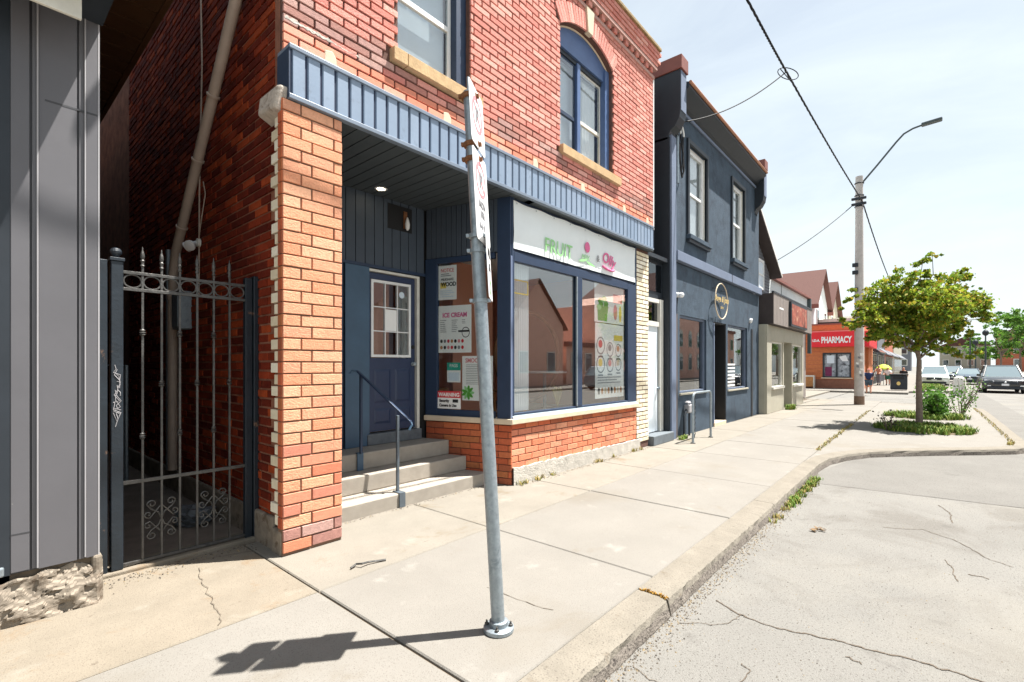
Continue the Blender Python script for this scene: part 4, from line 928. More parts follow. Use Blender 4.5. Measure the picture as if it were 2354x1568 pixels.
PX_ = [.84 + (1.72 - .84) * k / 7 for k in range(8)]
for zz, hh in ((2.325, .012), (2.195, .012), (.685, .014), (.05, .012)):
    part('rail', gt, m_iron, lambda b: b.box(.84, 1.72, GY - .028, GY - .006, zz - hh, zz + hh), bevel=.002)
for k in range(7):
    c = ((PX_[k] + PX_[k + 1]) / 2, GY - .017, 2.26); r_ = (PX_[k + 1] - PX_[k]) / 2 - .006
    part('ring', gt, m_iron, lambda b: b.tube([(c[0] + r_ * math.cos(2 * math.pi * j / 20), c[1], c[2] + .052 * math.sin(2 * math.pi * j / 20)) for j in range(20)], .007, 6, closed=True))
for k in range(1, 7):
    x = PX_[k]; part('picket', gt, m_iron, lambda b: b.box(x - .0075, x + .0075, GY - .025, GY - .010, .05, 2.40))
    part('spear_tip', gt, m_iron, lambda b: b.lathe([(.010, 0), (.017, .01), (.010, .025), (.012, .035), (.017, .05), (.010, .06), (.016, .08), (.013, .11), (.004, .14), (.005, .15), (.001, .16)], (x, GY - .0175, 2.38), 10), smooth=True)
    for z in ((1.86, 1.04) if k % 2 else (1.45,)):
        part('collar', gt, m_iron, lambda b: b.lathe([(.008, -.03), (.022, -.014), (.014, -.004), (.025, 0), (.014, .006), (.020, .018), (.008, .03)], (x, GY - .0175, z), 10), smooth=True)
def scroll(b, cx, cz, sx, sz):
    pts = []
    for j in range(22):
        t = j / 21; a = t * 2.2 * math.pi; rr = .032 * (1 - t * .75)
        pts.append((cx + sx * (.065 + rr * math.cos(a) - .0), GY - .0175, cz + sz * (.125 + rr * math.sin(a))))
    pts = [(cx + sx * .006, GY - .0175, cz + sz * .01), (cx + sx * .02, GY - .0175, cz + sz * .05), (cx + sx * .07, GY - .0175, cz + sz * .085)] + pts
    b.tube(pts, .006, 5)
def scroll2(b, cx, cz, sx, sz):
    pts = [(cx + sx * .01, GY - .0175, cz + sz * .10), (cx + sx * .05, GY - .0175, cz + sz * .05), (cx + sx * .08, GY - .0175, cz + sz * .012)]
    for j in range(18):
        t = j / 17; a = -math.pi / 2 + t * 2.0 * math.pi; rr = .026 * (1 - t * .7)
        pts.append((cx + sx * (.09 + rr * math.cos(a)), GY - .0175, cz + sz * (.045 + rr * math.sin(a))))
    b.tube(pts, .006, 5)
for k in (2, 5):
    for sx in (-1, 1):
        for sz in (-1, 1):
            part('scroll', gt, m_iron, lambda b: (scroll(b, PX_[k], .36, sx, sz), scroll2(b, PX_[k], .36, sx, sz)))
th = part('alley_threshold', None, m_apron, lambda b: b.box(.66, 1.82, 4.66, 4.9, -.1, .028), bevel=.012); tag(th, kind='structure')
part('alley_floor', None, mat('dirty concrete', (.20, .165, .135), .9, .3, 3, .5, 40), lambda b: b.box(.6, 1.85, 4.9, 16, -.1, .018), kind='structure')

# ================================================================== ALLEY FIXTURES
dp = thing('drain_pipe', (1.75, 7.1, 0), 'beige drain pipe slanting down the dark alley wall', 'drain pipe')
da, db_ = Vector((1.755, 4.72, 5.45)), Vector((1.755, 6.95, 3.0))
part('pipe', dp, m_pipe, lambda b: b.tube([da + (da - db_) * .6, da, db_, db_ + Vector((0, .12, -.25)), Vector((1.755, 7.1, 2.2)), Vector((1.755, 7.1, .3))], .052, 12), smooth=True)
for t_ in (.12, .42, .64, .9):
    c = da.lerp(db_, t_); part('clamp', dp, m_pipe, lambda b: b.lathe([(.056, -.014), (.064, -.01), (.064, .01), (.056, .014)], c, 14, (db_ - da)), smooth=True)
part('pipe_joint', dp, m_pipe, lambda b: b.lathe([(.056, -.05), (.062, -.04), (.062, .04), (.056, .05)], (1.755, 7.09, 2.45), 14), smooth=True)
p2 = part('conduit', None, m_galv, lambda b: [b.tube([(1.80, 7.45, 3.1), (1.80, 7.45, .25)], .035, 8)], smooth=True); tag(p2, 'grey conduit behind the drain pipe in the alley', 'conduit')
p3 = part('alley_cable', None, m_pipe, lambda b: b.tube([(1.815, 6.2, 7.5), (1.81, 6.25, 6.2), (1.812, 6.2, 5.0), (1.815, 6.3, 3.6), (1.815, 6.32, 2.4)], .009, 5)); tag(p3, 'thin pale cable down the alley brick wall', 'cable')
sl = thing('security_light', (1.74, 6.35, 2.95), 'twin white security spotlights on the alley wall', 'spotlight')
part('box', sl, m_offw, lambda b: b.lathe([(.05, 0), (.05, .03), (.02, .04)], (1.82, 6.3, 3.0), 12, (-1, 0, 0)), smooth=True)
for dy in (-.09, .1):
    part('lamp_head', sl, m_white, lambda b: b.lathe([(.02, 0), (.025, .05), (.055, .09), (.06, .12), (.05, .125)], (1.78, 6.3, 3.0), 12, (-.7, dy * 6, -.55)), smooth=True)
part('loose_wire', sl, m_pipe, lambda b: b.tube([(1.80, 6.28, 3.03), (1.78, 6.1, 3.25), (1.80, 6.05, 3.5), (1.80, 6.12, 3.65)], .006, 5))
mb_ = thing('meter_box', (1.78, 6.75, 2.1), 'grey electrical box on the alley wall', 'electrical box')
part('cabinet', mb_, m_galv, lambda b: b.box(1.70, 1.833, 6.62, 6.90, 2.03, 2.48), bevel=.01)
part('cover', mb_, m_galv, lambda b: b.box(1.69, 1.70, 6.64, 6.88, 2.06, 2.45), bevel=.004)
gm = thing('gas_meter', (1.2, 8.2, 0), 'gas meter and pipes in the dark alley', 'gas meter')
part('meter', gm, m_galv, lambda b: b.box(1.0, 1.25, 8.1, 8.3, .9, 1.25), bevel=.04); part('pipework', gm, m_galv, lambda b: [b.tube([(.95, 8.2, .02), (.95, 8.2, 1.45), (1.1, 8.2, 1.45), (1.1, 8.2, 1.25)], .025, 8), b.tube([(1.2, 8.2, 1.25), (1.2, 8.2, 1.6), (1.5, 8.2, 1.6), (1.5, 8.2, .02)], .025, 8)], smooth=True)
part('regulator', gm, m_galv, lambda b: b.lathe([(.03, -.05), (.09, -.03), (.1, 0), (.09, .03), (.03, .05)], (.95, 8.2, 1.2), 14, (0, 1, 0)), smooth=True)
bgm = bmesh.new(); bmesh.ops.create_icosphere(bgm, subdivisions=3, radius=1)
for v in bgm.verts:
    k = 1 + .22 * math.sin(v.co.x * 7 + 1) * math.cos(v.co.y * 6) + .12 * math.sin(v.co.z * 11 + v.co.x * 5)
    v.co = Vector((v.co.x * .16 * k, v.co.y * .20 * k, max(0, (v.co.z * .10 + .08)) * k))
me = bpy.data.meshes.new('grey_bundle'); bgm.to_mesh(me); bgm.free(); me.materials.append(mat('grey plastic', (.12, .13, .14), .5, .3, 14, .5, 30))
o = bpy.data.objects.new('grey_bundle', me); C.objects.link(o); place(o, None, (1.55, 5.55, .02)); tag(o, 'crumpled grey plastic bundle on the alley floor behind the gate', 'bundle')

# ================================================================== GREY METAL-CLAD BUILDING AT THE FRAME EDGE
gb = thing('grey_clad_building', (-1, 6, 0), 'grey metal-clad building corner beside the alley gate', 'building')
GP = 4.30; gxr = .632
part('wall', gb, m_greyd, lambda b: [b.box(.215, gxr - .004, GP + .006, 16, .30, 4.7), b.box(-6, .215, GP + .35, 16, -.1, 4.7)])
part('upper_wall', gb, m_greyd, lambda b: b.box(-6, gxr - .02, GP + .02, 16, 4.7, 7.4))
part('metal_panel', gb, m_grey, lambda b: b.box(.217, .300, GP - .008, GP + .01, .31, 4.2), bevel=.003)
part('metal_panel', gb, m_grey, lambda b: b.box(.312, .335, GP - .004, GP + .01, .31, 4.2), bevel=.003)
part('metal_panel', gb, m_grey, lambda b: b.box(.340, .524, GP - .008, GP + .01, .30, 4.2), bevel=.003)
part('metal_panel', gb, m_grey, lambda b: b.box(.534, .562, GP - .003, GP + .01, .30, 4.2), bevel=.003)
part('metal_panel', gb, m_grey, lambda b: b.box(.570, gxr, GP - .008, GP + .012, .30, 4.2), bevel=.003)
for x in (.336, .565): part('seam_rib', gb, m_greyl, lambda b: b.box(x - .004, x + .004, GP - .018, GP + .0, .31, 4.2), bevel=.002)
part('corner_edge', gb, m_greyl, lambda b: b.box(gxr - .001, gxr + .008, GP - .010, GP + .4, .30, 4.2))
part('panel_seam', gb, m_greyd, lambda b: b.box(.37, gxr, GP - .0095, GP - .005, 3.30, 3.312))
part('panel_seam', gb, m_greyd, lambda b: b.box(.217, .300, GP - .0095, GP - .005, .545, .552))
part('door_jamb', gb, mat('red brown wood', (.24, .06, .03), .6, .2, 8), lambda b: b.box(.05, .205, GP + .06, GP + .12, .75, 2.95))
part('jamb_base', gb, m_dtrim, lambda b: [b.box(.10, .214, GP + .02, GP + .1, -.05, .75), b.box(.12, .216, GP - .004, GP + .1, .3, 4.2)])
part('kick_plate', gb, m_galv, lambda b: b.box(-.2, .19, GP - .02, GP + .05, .30, .36), bevel=.01)
from mathutils import noise as mnoise
def rub(b):
    n, m = 70, 30; V = []; F = []
    for i in range(n + 1):
        for j in range(m + 1):
            u, v = i / n, j / m; x = .13 + (.658 - .13) * u; z = (.30 + .05 * mnoise.noise((x * 9, 3, 0))) * v - .03
            bul = .085 * (1 - v) ** .6 + .030 * mnoise.fractal((x * 7, 1.3, z * 9), .8, 2.2, 5) + .028 * max(0, mnoise.noise((x * 11, 7, z * 14)))
            q = round(bul / .022) * .022; bul = bul * .45 + q * .55
            e = min(1, (1 - u) * 14)
            V.append((x, GP + .012 - bul * (.35 + .65 * e), z))
    for i in range(n):
        for j in range(m): a = i * (m + 1) + j; F.append((a, a + m + 1, a + m + 2, a + 1))
    b.add(V, F)
part('parged_base', gb, m_rubble, rub); part('base_return', gb, m_rubble, lambda b: b.box(.60, .655, GP - .02, 4.69, -.05, .31), bevel=.02)
part('foundation_core', gb, m_joint, lambda b: b.box(-.1, .62, GP + .02, GP + .3, -.1, .3))
aw = part('awning', gb, m_dtrim, lambda b: b.box(-6, .655, 3.62, 4.29, 3.93, 4.30))
part('eave', gb, m_brownsoff, lambda b: [b.box(.62, 1.30, 4.75, 16, 5.05, 5.12), b.box(1.28, 1.33, 4.75, 16, 5.02, 5.25), b.box(.62, .63, 4.7, 16, .3, 5.05)])
for k in range(24): part('eave_board', gb, m_brownsoff, lambda b: b.box(.63, 1.28, 4.8 + k * .3, 5.07 + k * .3, 5.035, 5.05))
sg = thing('weathered_sign', (.3, 3.95, 3.72), 'stained white sign hanging over the grey metal wall', 'sign')
part('board', sg, mat('stained sign board', (.70, .68, .60), .6, .12, 6, stain=(.45, .36, .18), sscale=8, sthr=.62), lambda b: b.box(.06, .505, 3.95, 3.975, 3.735, 4.25), bevel=.004)
text('lettering', '20', .14, (.27, 3.948, 3.83), m_ink, sg, shear=.2); part('scribble', sg, m_fink, lambda b: b.tube([(.25, 3.947, 3.79), (.34, 3.947, 3.83), (.38, 3.947, 3.85), (.41, 3.947, 3.83)], .004, 4))
part('alley_dark_stop', None, m_black, lambda b: b.box(.5, 2.0, 14.5, 14.6, 0, 8), kind='structure')  # black end wall, added to keep the depth of the alley dark

# ================================================================== PARKING SIGN POST (leaning)
sp = thing('sign_post', (2.14, 1.96, 0), 'leaning galvanised pole with weathered parking signs', 'sign post')
lean = Vector((-.12, .14, 3.33)); pb = Vector((2.14, 1.96, 0)); ld = lean.normalized()
def pa(t): return pb + lean * t
def at_h(h): return pb + lean * (h / 3.33)
part('pole', sp, m_galv, lambda b: b.tube([at_h(.02), at_h(1.2), at_h(2.35)], .041, 18), smooth=True)
part('upper_pole', sp, m_galv, lambda b: b.tube([at_h(2.25), at_h(3.25)], .034, 16), smooth=True)
part('flange', sp, m_galv, lambda b: [b.lathe([(.085, 0), (.092, .006), (.092, .026), (.085, .032), (.056, .034), (.056, .062), (.046, .066)], pb, 24)], smooth=True)
for k in range(4):
    a = .6 + k * math.pi / 2; part('bolt', sp, m_iron, lambda b: b.lathe([(.013, 0), (.013, .014), (.006, .016), (.006, .03)], pb + Vector((.073 * math.cos(a), .073 * math.sin(a), .03)), 6))
def plate(h0, h1, w, ang, offn, label, paint, offu=0.):
    U = Vector((math.cos(R(ang)), math.sin(R(ang)), 0)); Nn = Vector((U.y, -U.x, 0)); up = ld
    c = at_h((h0 + h1) / 2) + Nn * offn + U * offu; hh = (h1 - h0) / 2; t = .0015
    b = MB(); n = 5; r = .03; pts = []
    for cx, cy, a0 in ((w / 2 - r, hh - r, 0), (-w / 2 + r, hh - r, 90), (-w / 2 + r, -hh + r, 180), (w / 2 - r, -hh + r, 270)):
        for k in range(n + 1): a = R(a0 + 90 * k / n); pts.append((cx + r * math.cos(a), cy + r * math.sin(a)))
    m = len(pts); V = [c + U * x + up * y + Nn * t for x, y in pts] + [c + U * x + up * y - Nn * t for x, y in pts]
    b.add(V, [tuple(range(m)), tuple(range(2 * m - 1, m - 1, -1))] + [(i, m + i, m + (i + 1) % m, (i + 1) % m) for i in range(m)])
    s_ = b.build('sign_plate', m_sign, sp); tag(s_, label)
    def q(u, v, d=.003): return c + U * u + up * v + Nn * d
    paint(s_, q, U, up, w, hh)
    return s_
def np_(s_, q, U, up, w, hh):
    r = w * .36; cz = hh - r - .05
    b = MB(); disc(b, q(0, cz), U, up, r, r, 24, .80); b.build('prohibition_ring', m_fred, s_)
    text('lettering', 'P', r * 1.15, q(-r * .33, cz - r * .4), m_fink, s_, xd=U, up=up, bold=.004)
    b = MB(); d1 = (U * .7 - up * .7); d2 = (U * .7 + up * .7); b.add([q(0, cz, .0035) + d1 * r * .95 + d2 * r * .09, q(0, cz, .0035) + d1 * r * .95 - d2 * r * .09, q(0, cz, .0035) - d1 * r * .95 - d2 * r * .09, q(0, cz, .0035) - d1 * r * .95 + d2 * r * .09], [(0, 1, 2, 3)]); b.build('prohibition_bar', m_fred, s_)
def np2(s_, q, U, up, w, hh):
    np_(s_, q, U, up, w, hh)
    text('lettering', 'MON', .06, q(0, -.06), m_fink, s_, xd=U, up=up, align='CENTER', bold=.002); text('lettering', 'FRI', .06, q(0, -.12), m_fink, s_, xd=U, up=up, align='CENTER', bold=.002); text('lettering', '4-6 PM', .06, q(0, -.19), m_fink, s_, xd=U, up=up, align='CENTER', bold=.002)
def np3(s_, q, U, up, w, hh):
    text('lettering', '1 HR', .07, q(0, .05), m_ink, s_, xd=U, up=up, align='CENTER', bold=.003); text('lettering', '8-6', .07, q(0, -.04), m_ink, s_, xd=U, up=up, align='CENTER', bold=.003)
    b = MB(); disc(b, q(0, -.14), U, up, .05, .05, 18, .6); b.build('green_ring', m_green, s_)
plate(2.90, 3.26, .30, 29, .042, 'top sign plate with a faded red ring', np_)
plate(2.33, 2.87, .30, 29, .042, 'tall middle sign plate with a faded red ring and hours', np2)
plate(2.0, 2.42, .28, 39, .062, 'lowest sign plate turned almost edge on', np3, .02)
for h, m in ((3.22, m_rust), (2.93, m_rust), (2.84, m_rust), (2.38, m_galv), (2.29, m_galv), (1.99, m_galv)):
    U = Vector((math.cos(R(33)), math.sin(R(33)), 0)); Nn = Vector((U.y, -U.x, 0))
    part('clamp', sp, m, lambda b: [b.lathe([(.042, -.014), (.049, -.012), (.049, .012), (.042, .014)], at_h(h), 16, ld), b.obox(at_h(h) + Nn * .05, Nn * .010, U * .010, ld * .010), b.obox(at_h(h) - Nn * .052 - U * .01, Nn * .010, U * .012, ld * .010)])
part('pole_tip', sp, m_galv, lambda b: b.tube([at_h(3.24), at_h(3.34)], [.012, .008], 8))

# ================================================================== DARK STUCCO BUILDING
db = thing('dark_stucco_building', (13.5, 5, 0), 'dark blue-grey stucco building with two tall upper windows', 'building')
DX0, DX1, DY = 10.0, 17.28, 4.22
SA, SB = (10.62, 12.34), (14.04, 15.95)          # shop window openings
UW = [(11.12, 12.30, 4.62, 6.75), (14.40, 15.55, 4.62, 6.85)]
def dwall(b):
    y0, y1 = DY, DY + .3
    xs = [DX0, UW[0][0], UW[0][1], UW[1][0], UW[1][1], DX1]
    b.box(xs[0], xs[1], y0, y1, 4.1, 7.6); b.box(xs[2], xs[3], y0, y1, 4.1, 7.6); b.box(xs[4], xs[5], y0, y1, 4.1, 7.6)
    for x0, x1, z0, z1 in UW: b.box(x0, x1, y0, y1, 4.1, z0); b.box(x0, x1, y0, y1, z1, 7.6)
    b.box(DX0, DX1, y0, y1, 2.74, 3.88)                                    # sign band
    b.box(DX0 + .32, SA[0], y0, y1, 0, 2.74); b.box(SA[0], SA[1], y0, y1, 0, .97); b.box(SA[1], 12.86, y0, y1, 0, 2.74)
    b.box(13.90, SB[0], y0, y1, 0, 2.74); b.box(SB[0], SB[1], y0, y1, 0, .92); b.box(SB[1], DX1, y0, y1, 0, 2.74)
part('front_wall', db, m_stucco, dwall)
part('side_wall', db, mat('side stucco', (.075, .085, .088), .85, .15, 3, .5, 40), lambda b: [b.box(DX0, DX0 + .2, DY + .3, 14, 3.8, 7.6), b.box(DX1 - .2, DX1, DY + .3, 14, 0, 7.6), b.box(DX0, DX1, 13.8, 14, 0, 7.6)])
part('flat_roof', db, m_dtrim, lambda b: b.box(DX0 + .2, DX1 - .2, DY + .3, 13.8, 7.3, 7.4))
part('pilaster', db, m_stuccow, lambda b: b.box(10.02, 10.27, DY - .07, DY + .0, -.02, 6.55), bevel=.01)
part('pilaster_shade', db, m_dtrim, lambda b: b.box(DX0 - .02, 10.02, DY - .03, DY + .3, 0, 6.5))
part('base_strip', db, mat('brown strip', (.10, .08, .075), .7, .2, 5), lambda b: b.box(10.27, 10.42, DY - .035, DY, 0, 2.74))
part('ledge', db, m_stuccow, lambda b: [b.box(10.28, DX1, DY - .10, DY + .02, 3.90, 4.12)], bevel=.012)
part('ledge_joint', db, m_dtrim, lambda b: b.box(14.10, 14.13, DY - .104, DY - .09, 3.9, 4.12))
part('end_strip', db, m_dtrim, lambda b: b.box(16.35, 16.52, DY - .02, DY, 0, 2.74))
# eave between two scrolled end blocks
part('eave', db, m_dtrim, lambda b: b.prism([(DY, 7.35), (DY - .10, 7.40), (DY - .34, 7.60), (DY - .34, 7.70), (DY + .3, 7.95), (DY + .3, 7.35)], 10.3, 16.78, 'x'))
part('eave_moulding', db, m_stuccow, lambda b: b.box(10.3, 16.78, DY - .05, DY, 7.28, 7.35), bevel=.01)
part('gutter', db, m_gutter, lambda b: b.tube([(10.3, DY - .36, 7.69), (16.78, DY - .36, 7.69)], .035, 8), smooth=True)
def endblock(x0, x1, nm):
    prof = [(DY + .8, 6.45), (DY, 6.45), (DY, 6.50), (DY - .05, 6.62), (DY - .16, 6.70), (DY - .25, 6.86), (DY - .27, 7.0), (DY - .27, 7.86), (DY + .8, 7.86)]
    eb = part(nm, db, m_dtrim, lambda b: b.prism(prof, x0, x1, 'x'), bevel=.008)
    part('block_face', eb, m_stuccow, lambda b: b.box(x0 + .02, x1 - .02, DY - .282, DY - .268, 7.0, 7.84))
    part('block_cap', eb, m_redcap, lambda b: b.box(x0 - .03, x1 + .03, DY - .31, DY + .8, 7.86, 8.15), bevel=.01)
endblock(9.98, 10.30, 'end_block'); endblock(16.78, 17.10, 'end_block')
for i, (x0, x1, z0, z1) in enumerate(UW):
    w = part('upper_window', db, m_white, lambda b: [b.box(x0 + .02, x0 + .12, DY + .06, DY + .14, z0, z1), b.box(x1 - .12, x1 - .02, DY + .06, DY + .14, z0, z1), b.box(x0 + .12, x1 - .12, DY + .06, DY + .14, z1 - .12, z1), b.box(x0 + .12, x1 - .12, DY + .06, DY + .14, z0, z0 + .08), b.box(x0 + .12, x1 - .12, DY + .07, DY + .13, (z0 + z1) / 2 - .03, (z0 + z1) / 2 + .03)])
    part('pane', w, m_glass2, lambda b: b.box(x0 + .12, x1 - .12, DY + .10, DY + .106, z0 + .08, (z0 + z1) / 2 - .03)); part('pane', w, m_glass2, lambda b: b.box(x0 + .12, x1 - .12, DY + .09, DY + .096, (z0 + z1) / 2 + .03, z1 - .12))
    part('blind', w, m_curtain, lambda b: b.box(x0 + .1, x1 - .1, DY + .16, DY + .165, z0, z1))
    part('reveal', w, m_offw, lambda b: [b.box(x0, x0 + .02, DY + .02, DY + .3, z0, z1), b.box(x1 - .02, x1, DY + .03, DY + .3, z0, z1)])
    part('surround', w, m_dtrim, lambda b: [b.box(x0 - .10, x0, DY - .05, DY + .03, z0, z1 + .1), b.box(x1, x1 + .10, DY - .05, DY + .03, z0, z1 + .1), b.box(x0, x1, DY - .05, DY + .03, z1, z1 + .1)], bevel=.006)
    part('sill', w, m_stucco, lambda b: b.box(x0 - .14, x1 + .14, DY - .12, DY + .05, z0 - .10, z0 - .0), bevel=.008)
    part('sill_shelf', w, m_dtrim, lambda b: b.box(x0 - .11, x1 + .11, DY - .08, DY, z0 - .17, z0 - .10))
for i, (x0, x1, z0, z1) in enumerate(((SA[0], SA[1], .97, 2.74), (SB[0], SB[1], .92, 2.74))):
    w = part('shop_window', db, m_stuccow, lambda b: [b.box(x0, x0 + .05, DY + .05, DY + .13, z0, z1), b.box(x1 - .05, x1, DY + .05, DY + .13, z0, z1), b.box(x0 + .05, x1 - .05, DY + .05, DY + .13, z1 - .05, z1), b.box(x0 + .05, x1 - .05, DY + .05, DY + .13, z0, z0 + .04)])
    part('pane', w, m_glass, lambda b: b.box(x0 + .05, x1 - .05, DY + .09, DY + .096, z0 + .04, z1 - .05))
    part('sill', w, m_olive, lambda b: b.box(x0 - .02, x1 + .02, DY - .035, DY + .06, z0 - .045, z0), bevel=.006)
    part('inside', w, m_black, lambda b: b.box(x0, x1, DY + .7, DY + .72, z0, z1))
for k in range(7): part('window_stripe', w, m_white, lambda b: b.box(14.15, 15.0, DY + .086, DY + .089, 1.0 + k * .1, 1.05 + k * .1))
part('recess_wall', db, m_black, lambda b: [b.box(12.86, 12.95, DY + .2, DY + 1.2, 0, 2.74), b.box(13.86, 13.92, DY + .01, DY + 1.2, 0.0, 2.74), b.box(12.9, 13.9, DY + 1.2, DY + 1.25, 0, 2.74), b.box(12.9, 13.9, DY + .02, DY + 1.2, 2.70, 2.76)])
part('recess_door', db, m_dtrim, lambda b: b.box(13.0, 13.8, DY + 1.12, DY + 1.18, .1, 2.3), bevel=.01)
part('door_jamb', db, m_stuccow, lambda b: b.box(12.84, 12.90, DY - .02, DY + .05, 0.1, 2.7))
part('threshold', db, m_ledge, lambda b: b.box(12.9, 13.86, DY - .02, DY + 1.1, -.02, .10), bevel=.01)
os_ = thing('oval_sign', (13.13, 4.08, 2.82), 'thin oval shop sign with gold lettering on the dark wall', 'sign')
part('hoop', os_, m_ledge, lambda b: b.tube([(13.13 + .50 * math.cos(2 * math.pi * k / 36), 4.10, 3.28 + .46 * math.sin(2 * math.pi * k / 36)) for k in range(36)], .014, 6, closed=True))
text('lettering', 'Ange & Joan', .22, (13.13, 4.085, 3.26), m_gold, os_, align='CENTER', shear=.25, bold=.005, sx=1.0); text('lettering', 'salon', .12, (13.13, 4.085, 3.08), m_gold, os_, align='CENTER')
for x in (12.8, 13.46): part('bracket', os_, m_dtrim, lambda b: b.tube([(x, 4.11, 3.6 if x > 13.2 else 3.6), (x, 4.215, 3.6)], .012, 6))
sc = thing('wall_camera', (10.44, 4.1, 3.1), 'white dome camera by the pale pilaster', 'camera')
part('mount', sc, m_white, lambda b: b.lathe([(.06, 0), (.06, .04), (.03, .06)], (10.46, DY, 3.16), 12, (0, -1, 0)), smooth=True); part('dome', sc, m_white, lambda b: b.lathe([(.001, -.06), (.04, -.05), (.06, -.02), (.062, .02), (.04, .05), (.001, .06)], (10.46, DY - .10, 3.15), 14), smooth=True)
part('cable', sc, m_wire, lambda b: b.tube([(10.45, DY - .02, 3.1), (10.43, DY - .012, 2.9), (10.42, DY - .012, 2.7)], .01, 5))
wl = thing('small_wall_light', (16.2, 4.15, 3.0), 'small white wall light at the far end of the dark shopfront', 'light')
part('body', wl, m_white, lambda b: b.lathe([(.06, 0), (.08, .03), (.07, .07), (.001, .09)], (16.2, DY, 3.0), 12, (0, -1, -.3)), smooth=True)
gms = thing('wall_gas_meter', (10.7, 4.05, 0), 'small gas meter and black pipes low on the dark stucco wall', 'gas meter')
part('meter', gms, m_greyl, lambda b: b.box(10.78, 11.0, DY - .16, DY - .03, .52, .72), bevel=.03); part('cap', gms, m_greyl, lambda b: b.lathe([(.04, 0), (.07, .02), (.04, .05)], (10.86, DY - .1, .74), 12), smooth=True)
part('pipe', gms, m_dtrim, lambda b: [b.tube([(10.66, DY - .09, 0), (10.66, DY - .09, .45), (10.80, DY - .09, .6)], .03, 8), b.tube([(10.96, DY - .09, .55), (10.96, DY - .09, 0)], .025, 8)], smooth=True)
bkr = thing('bike_rack', (10.4, 3.65, 0), 'grey steel inverted-U bike rack in front of the dark shopfront', 'bike rack')
part('hoop', bkr, m_galv, lambda b: b.tube([(9.86, 3.64, 0), (9.86, 3.64, .92), (9.89, 3.64, 1.0), (9.96, 3.64, 1.03), (10.88, 3.66, 1.03), (10.95, 3.66, 1.0), (10.98, 3.66, .92), (10.98, 3.66, 0)], .024, 10), smooth=True)
for x, y in ((9.86, 3.64), (10.98, 3.66)): part('foot', bkr, m_iron, lambda b: b.lathe([(.05, 0), (.05, .015), (.03, .02)], (x, y, 0), 12))
chn = thing('bike_chain', (10.05, 3.65, 0), 'heavy chain hanging on the bike rack post', 'chain')
for k in range(16):
    z = .95 - k * .055
    part('link', chn, m_dtrim, lambda b: b.tube([(10.10 + .02 * math.cos(a) * (k % 2), 3.70 + .02 * math.cos(a) * (1 - k % 2), z + .034 * math.sin(a)) for a in [2 * math.pi * j / 8 for j in range(8)]], .008, 5, closed=True))

# ================================================================== PUTTY STOREFRONT WITH DARK GABLE
s3 = thing('putty_storefront', (20, 5, 0), 'putty coloured storefront with taupe sign box and dark siding gable above', 'building')
SY = 3.98
part('body', s3, m_brownd, lambda b: [b.box(17.3, 24.6, 5.2, 14, 0, 4.9), b.box(17.3, 17.5, 4.4, 5.2, 0, 4.9)])
def s3f(b):
    b.box(17.32, 17.95, SY, SY + .3, 0, 2.95); b.box(17.95, 19.6, SY, SY + .3, 0, .82); b.box(17.95, 19.6, SY, SY + .3, 2.42, 2.95); b.box(19.6, 19.75, SY, SY + .3, 0, 2.95)
    b.box(19.75, 21.1, SY, SY + .3, 2.45, 2.95); b.box(21.1, 21.25, SY, SY + .3, 0, 2.95); b.box(21.25, 23.1, SY, SY + .3, 0, .80); b.box(21.25, 23.1, SY, SY + .3, 2.42, 2.95); b.box(23.1, 23.35, SY, SY + .3, 0, 2.95)
    b.box(17.28, 17.32, SY + .05, 5.2, 0, 2.95)
part('front', s3, m_olive, s3f, bevel=.01)
for x0, x1, z0 in ((17.95, 19.6, .82), (21.25, 23.1, .80)):
    w = part('shop_window', s3, m_offw, lambda b: [b.box(x0, x0 + .06, SY + .04, SY + .12, z0, 2.42), b.box(x1 - .06, x1, SY + .04, SY + .12, z0, 2.42), b.box(x0 + .06, x1 - .06, SY + .04, SY + .12, 2.36, 2.42), b.box(x0 - .02, x1 + .02, SY - .06, SY + .12, z0 - .03, z0 + .05)])
    part('pane', w, m_glass, lambda b: b.box(x0 + .06, x1 - .06, SY + .08, SY + .086, z0 + .05, 2.36)); part('inside', w, m_slate, lambda b: b.box(x0, x1, SY + .5, SY + .52, z0, 2.42))
part('recessed_door', s3, mat('taupe door', (.20, .175, .14), .6, .1), lambda b: b.box(19.75, 21.1, SY + .6, SY + .66, 0, 2.45)); part('recess_side', s3, m_olive, lambda b: b.box(21.06, 21.1, SY + .3, SY + .62, 0, 2.45))
fb = part('sign_box', s3, m_brownd, lambda b: b.box(17.5, 24.3, SY - .14, SY + 1.2, 2.96, 3.98))
for k in range(15): part('sign_board', fb, m_taupe, lambda b: b.box(17.5 + k * .4533 + .01, 17.5 + (k + 1) * .4533 - .01, SY - .155, SY - .14, 2.97, 3.98))
part('sign_trim', fb, m_dtrim, lambda b: b.box(17.46, 24.33, SY - .17, SY - .1, 3.98, 4.04))
ss = part('painted_sign', fb, m_dtrim, lambda b: b.box(19.75, 22.75, SY - .24, SY - .157, 3.02, 3.92), bevel=.01); part('sign_picture', ss, mat('sign picture', (.30, .07, .04), .5, .6, 3, stain=(.62, .40, .26), sscale=4, sthr=.55), lambda b: b.box(19.85, 22.65, SY - .246, SY - .24, 3.1, 3.84))
part('number_plate', fb, m_white, lambda b: b.box(18.3, 18.9, SY - .16, SY - .156, 3.52, 3.58))
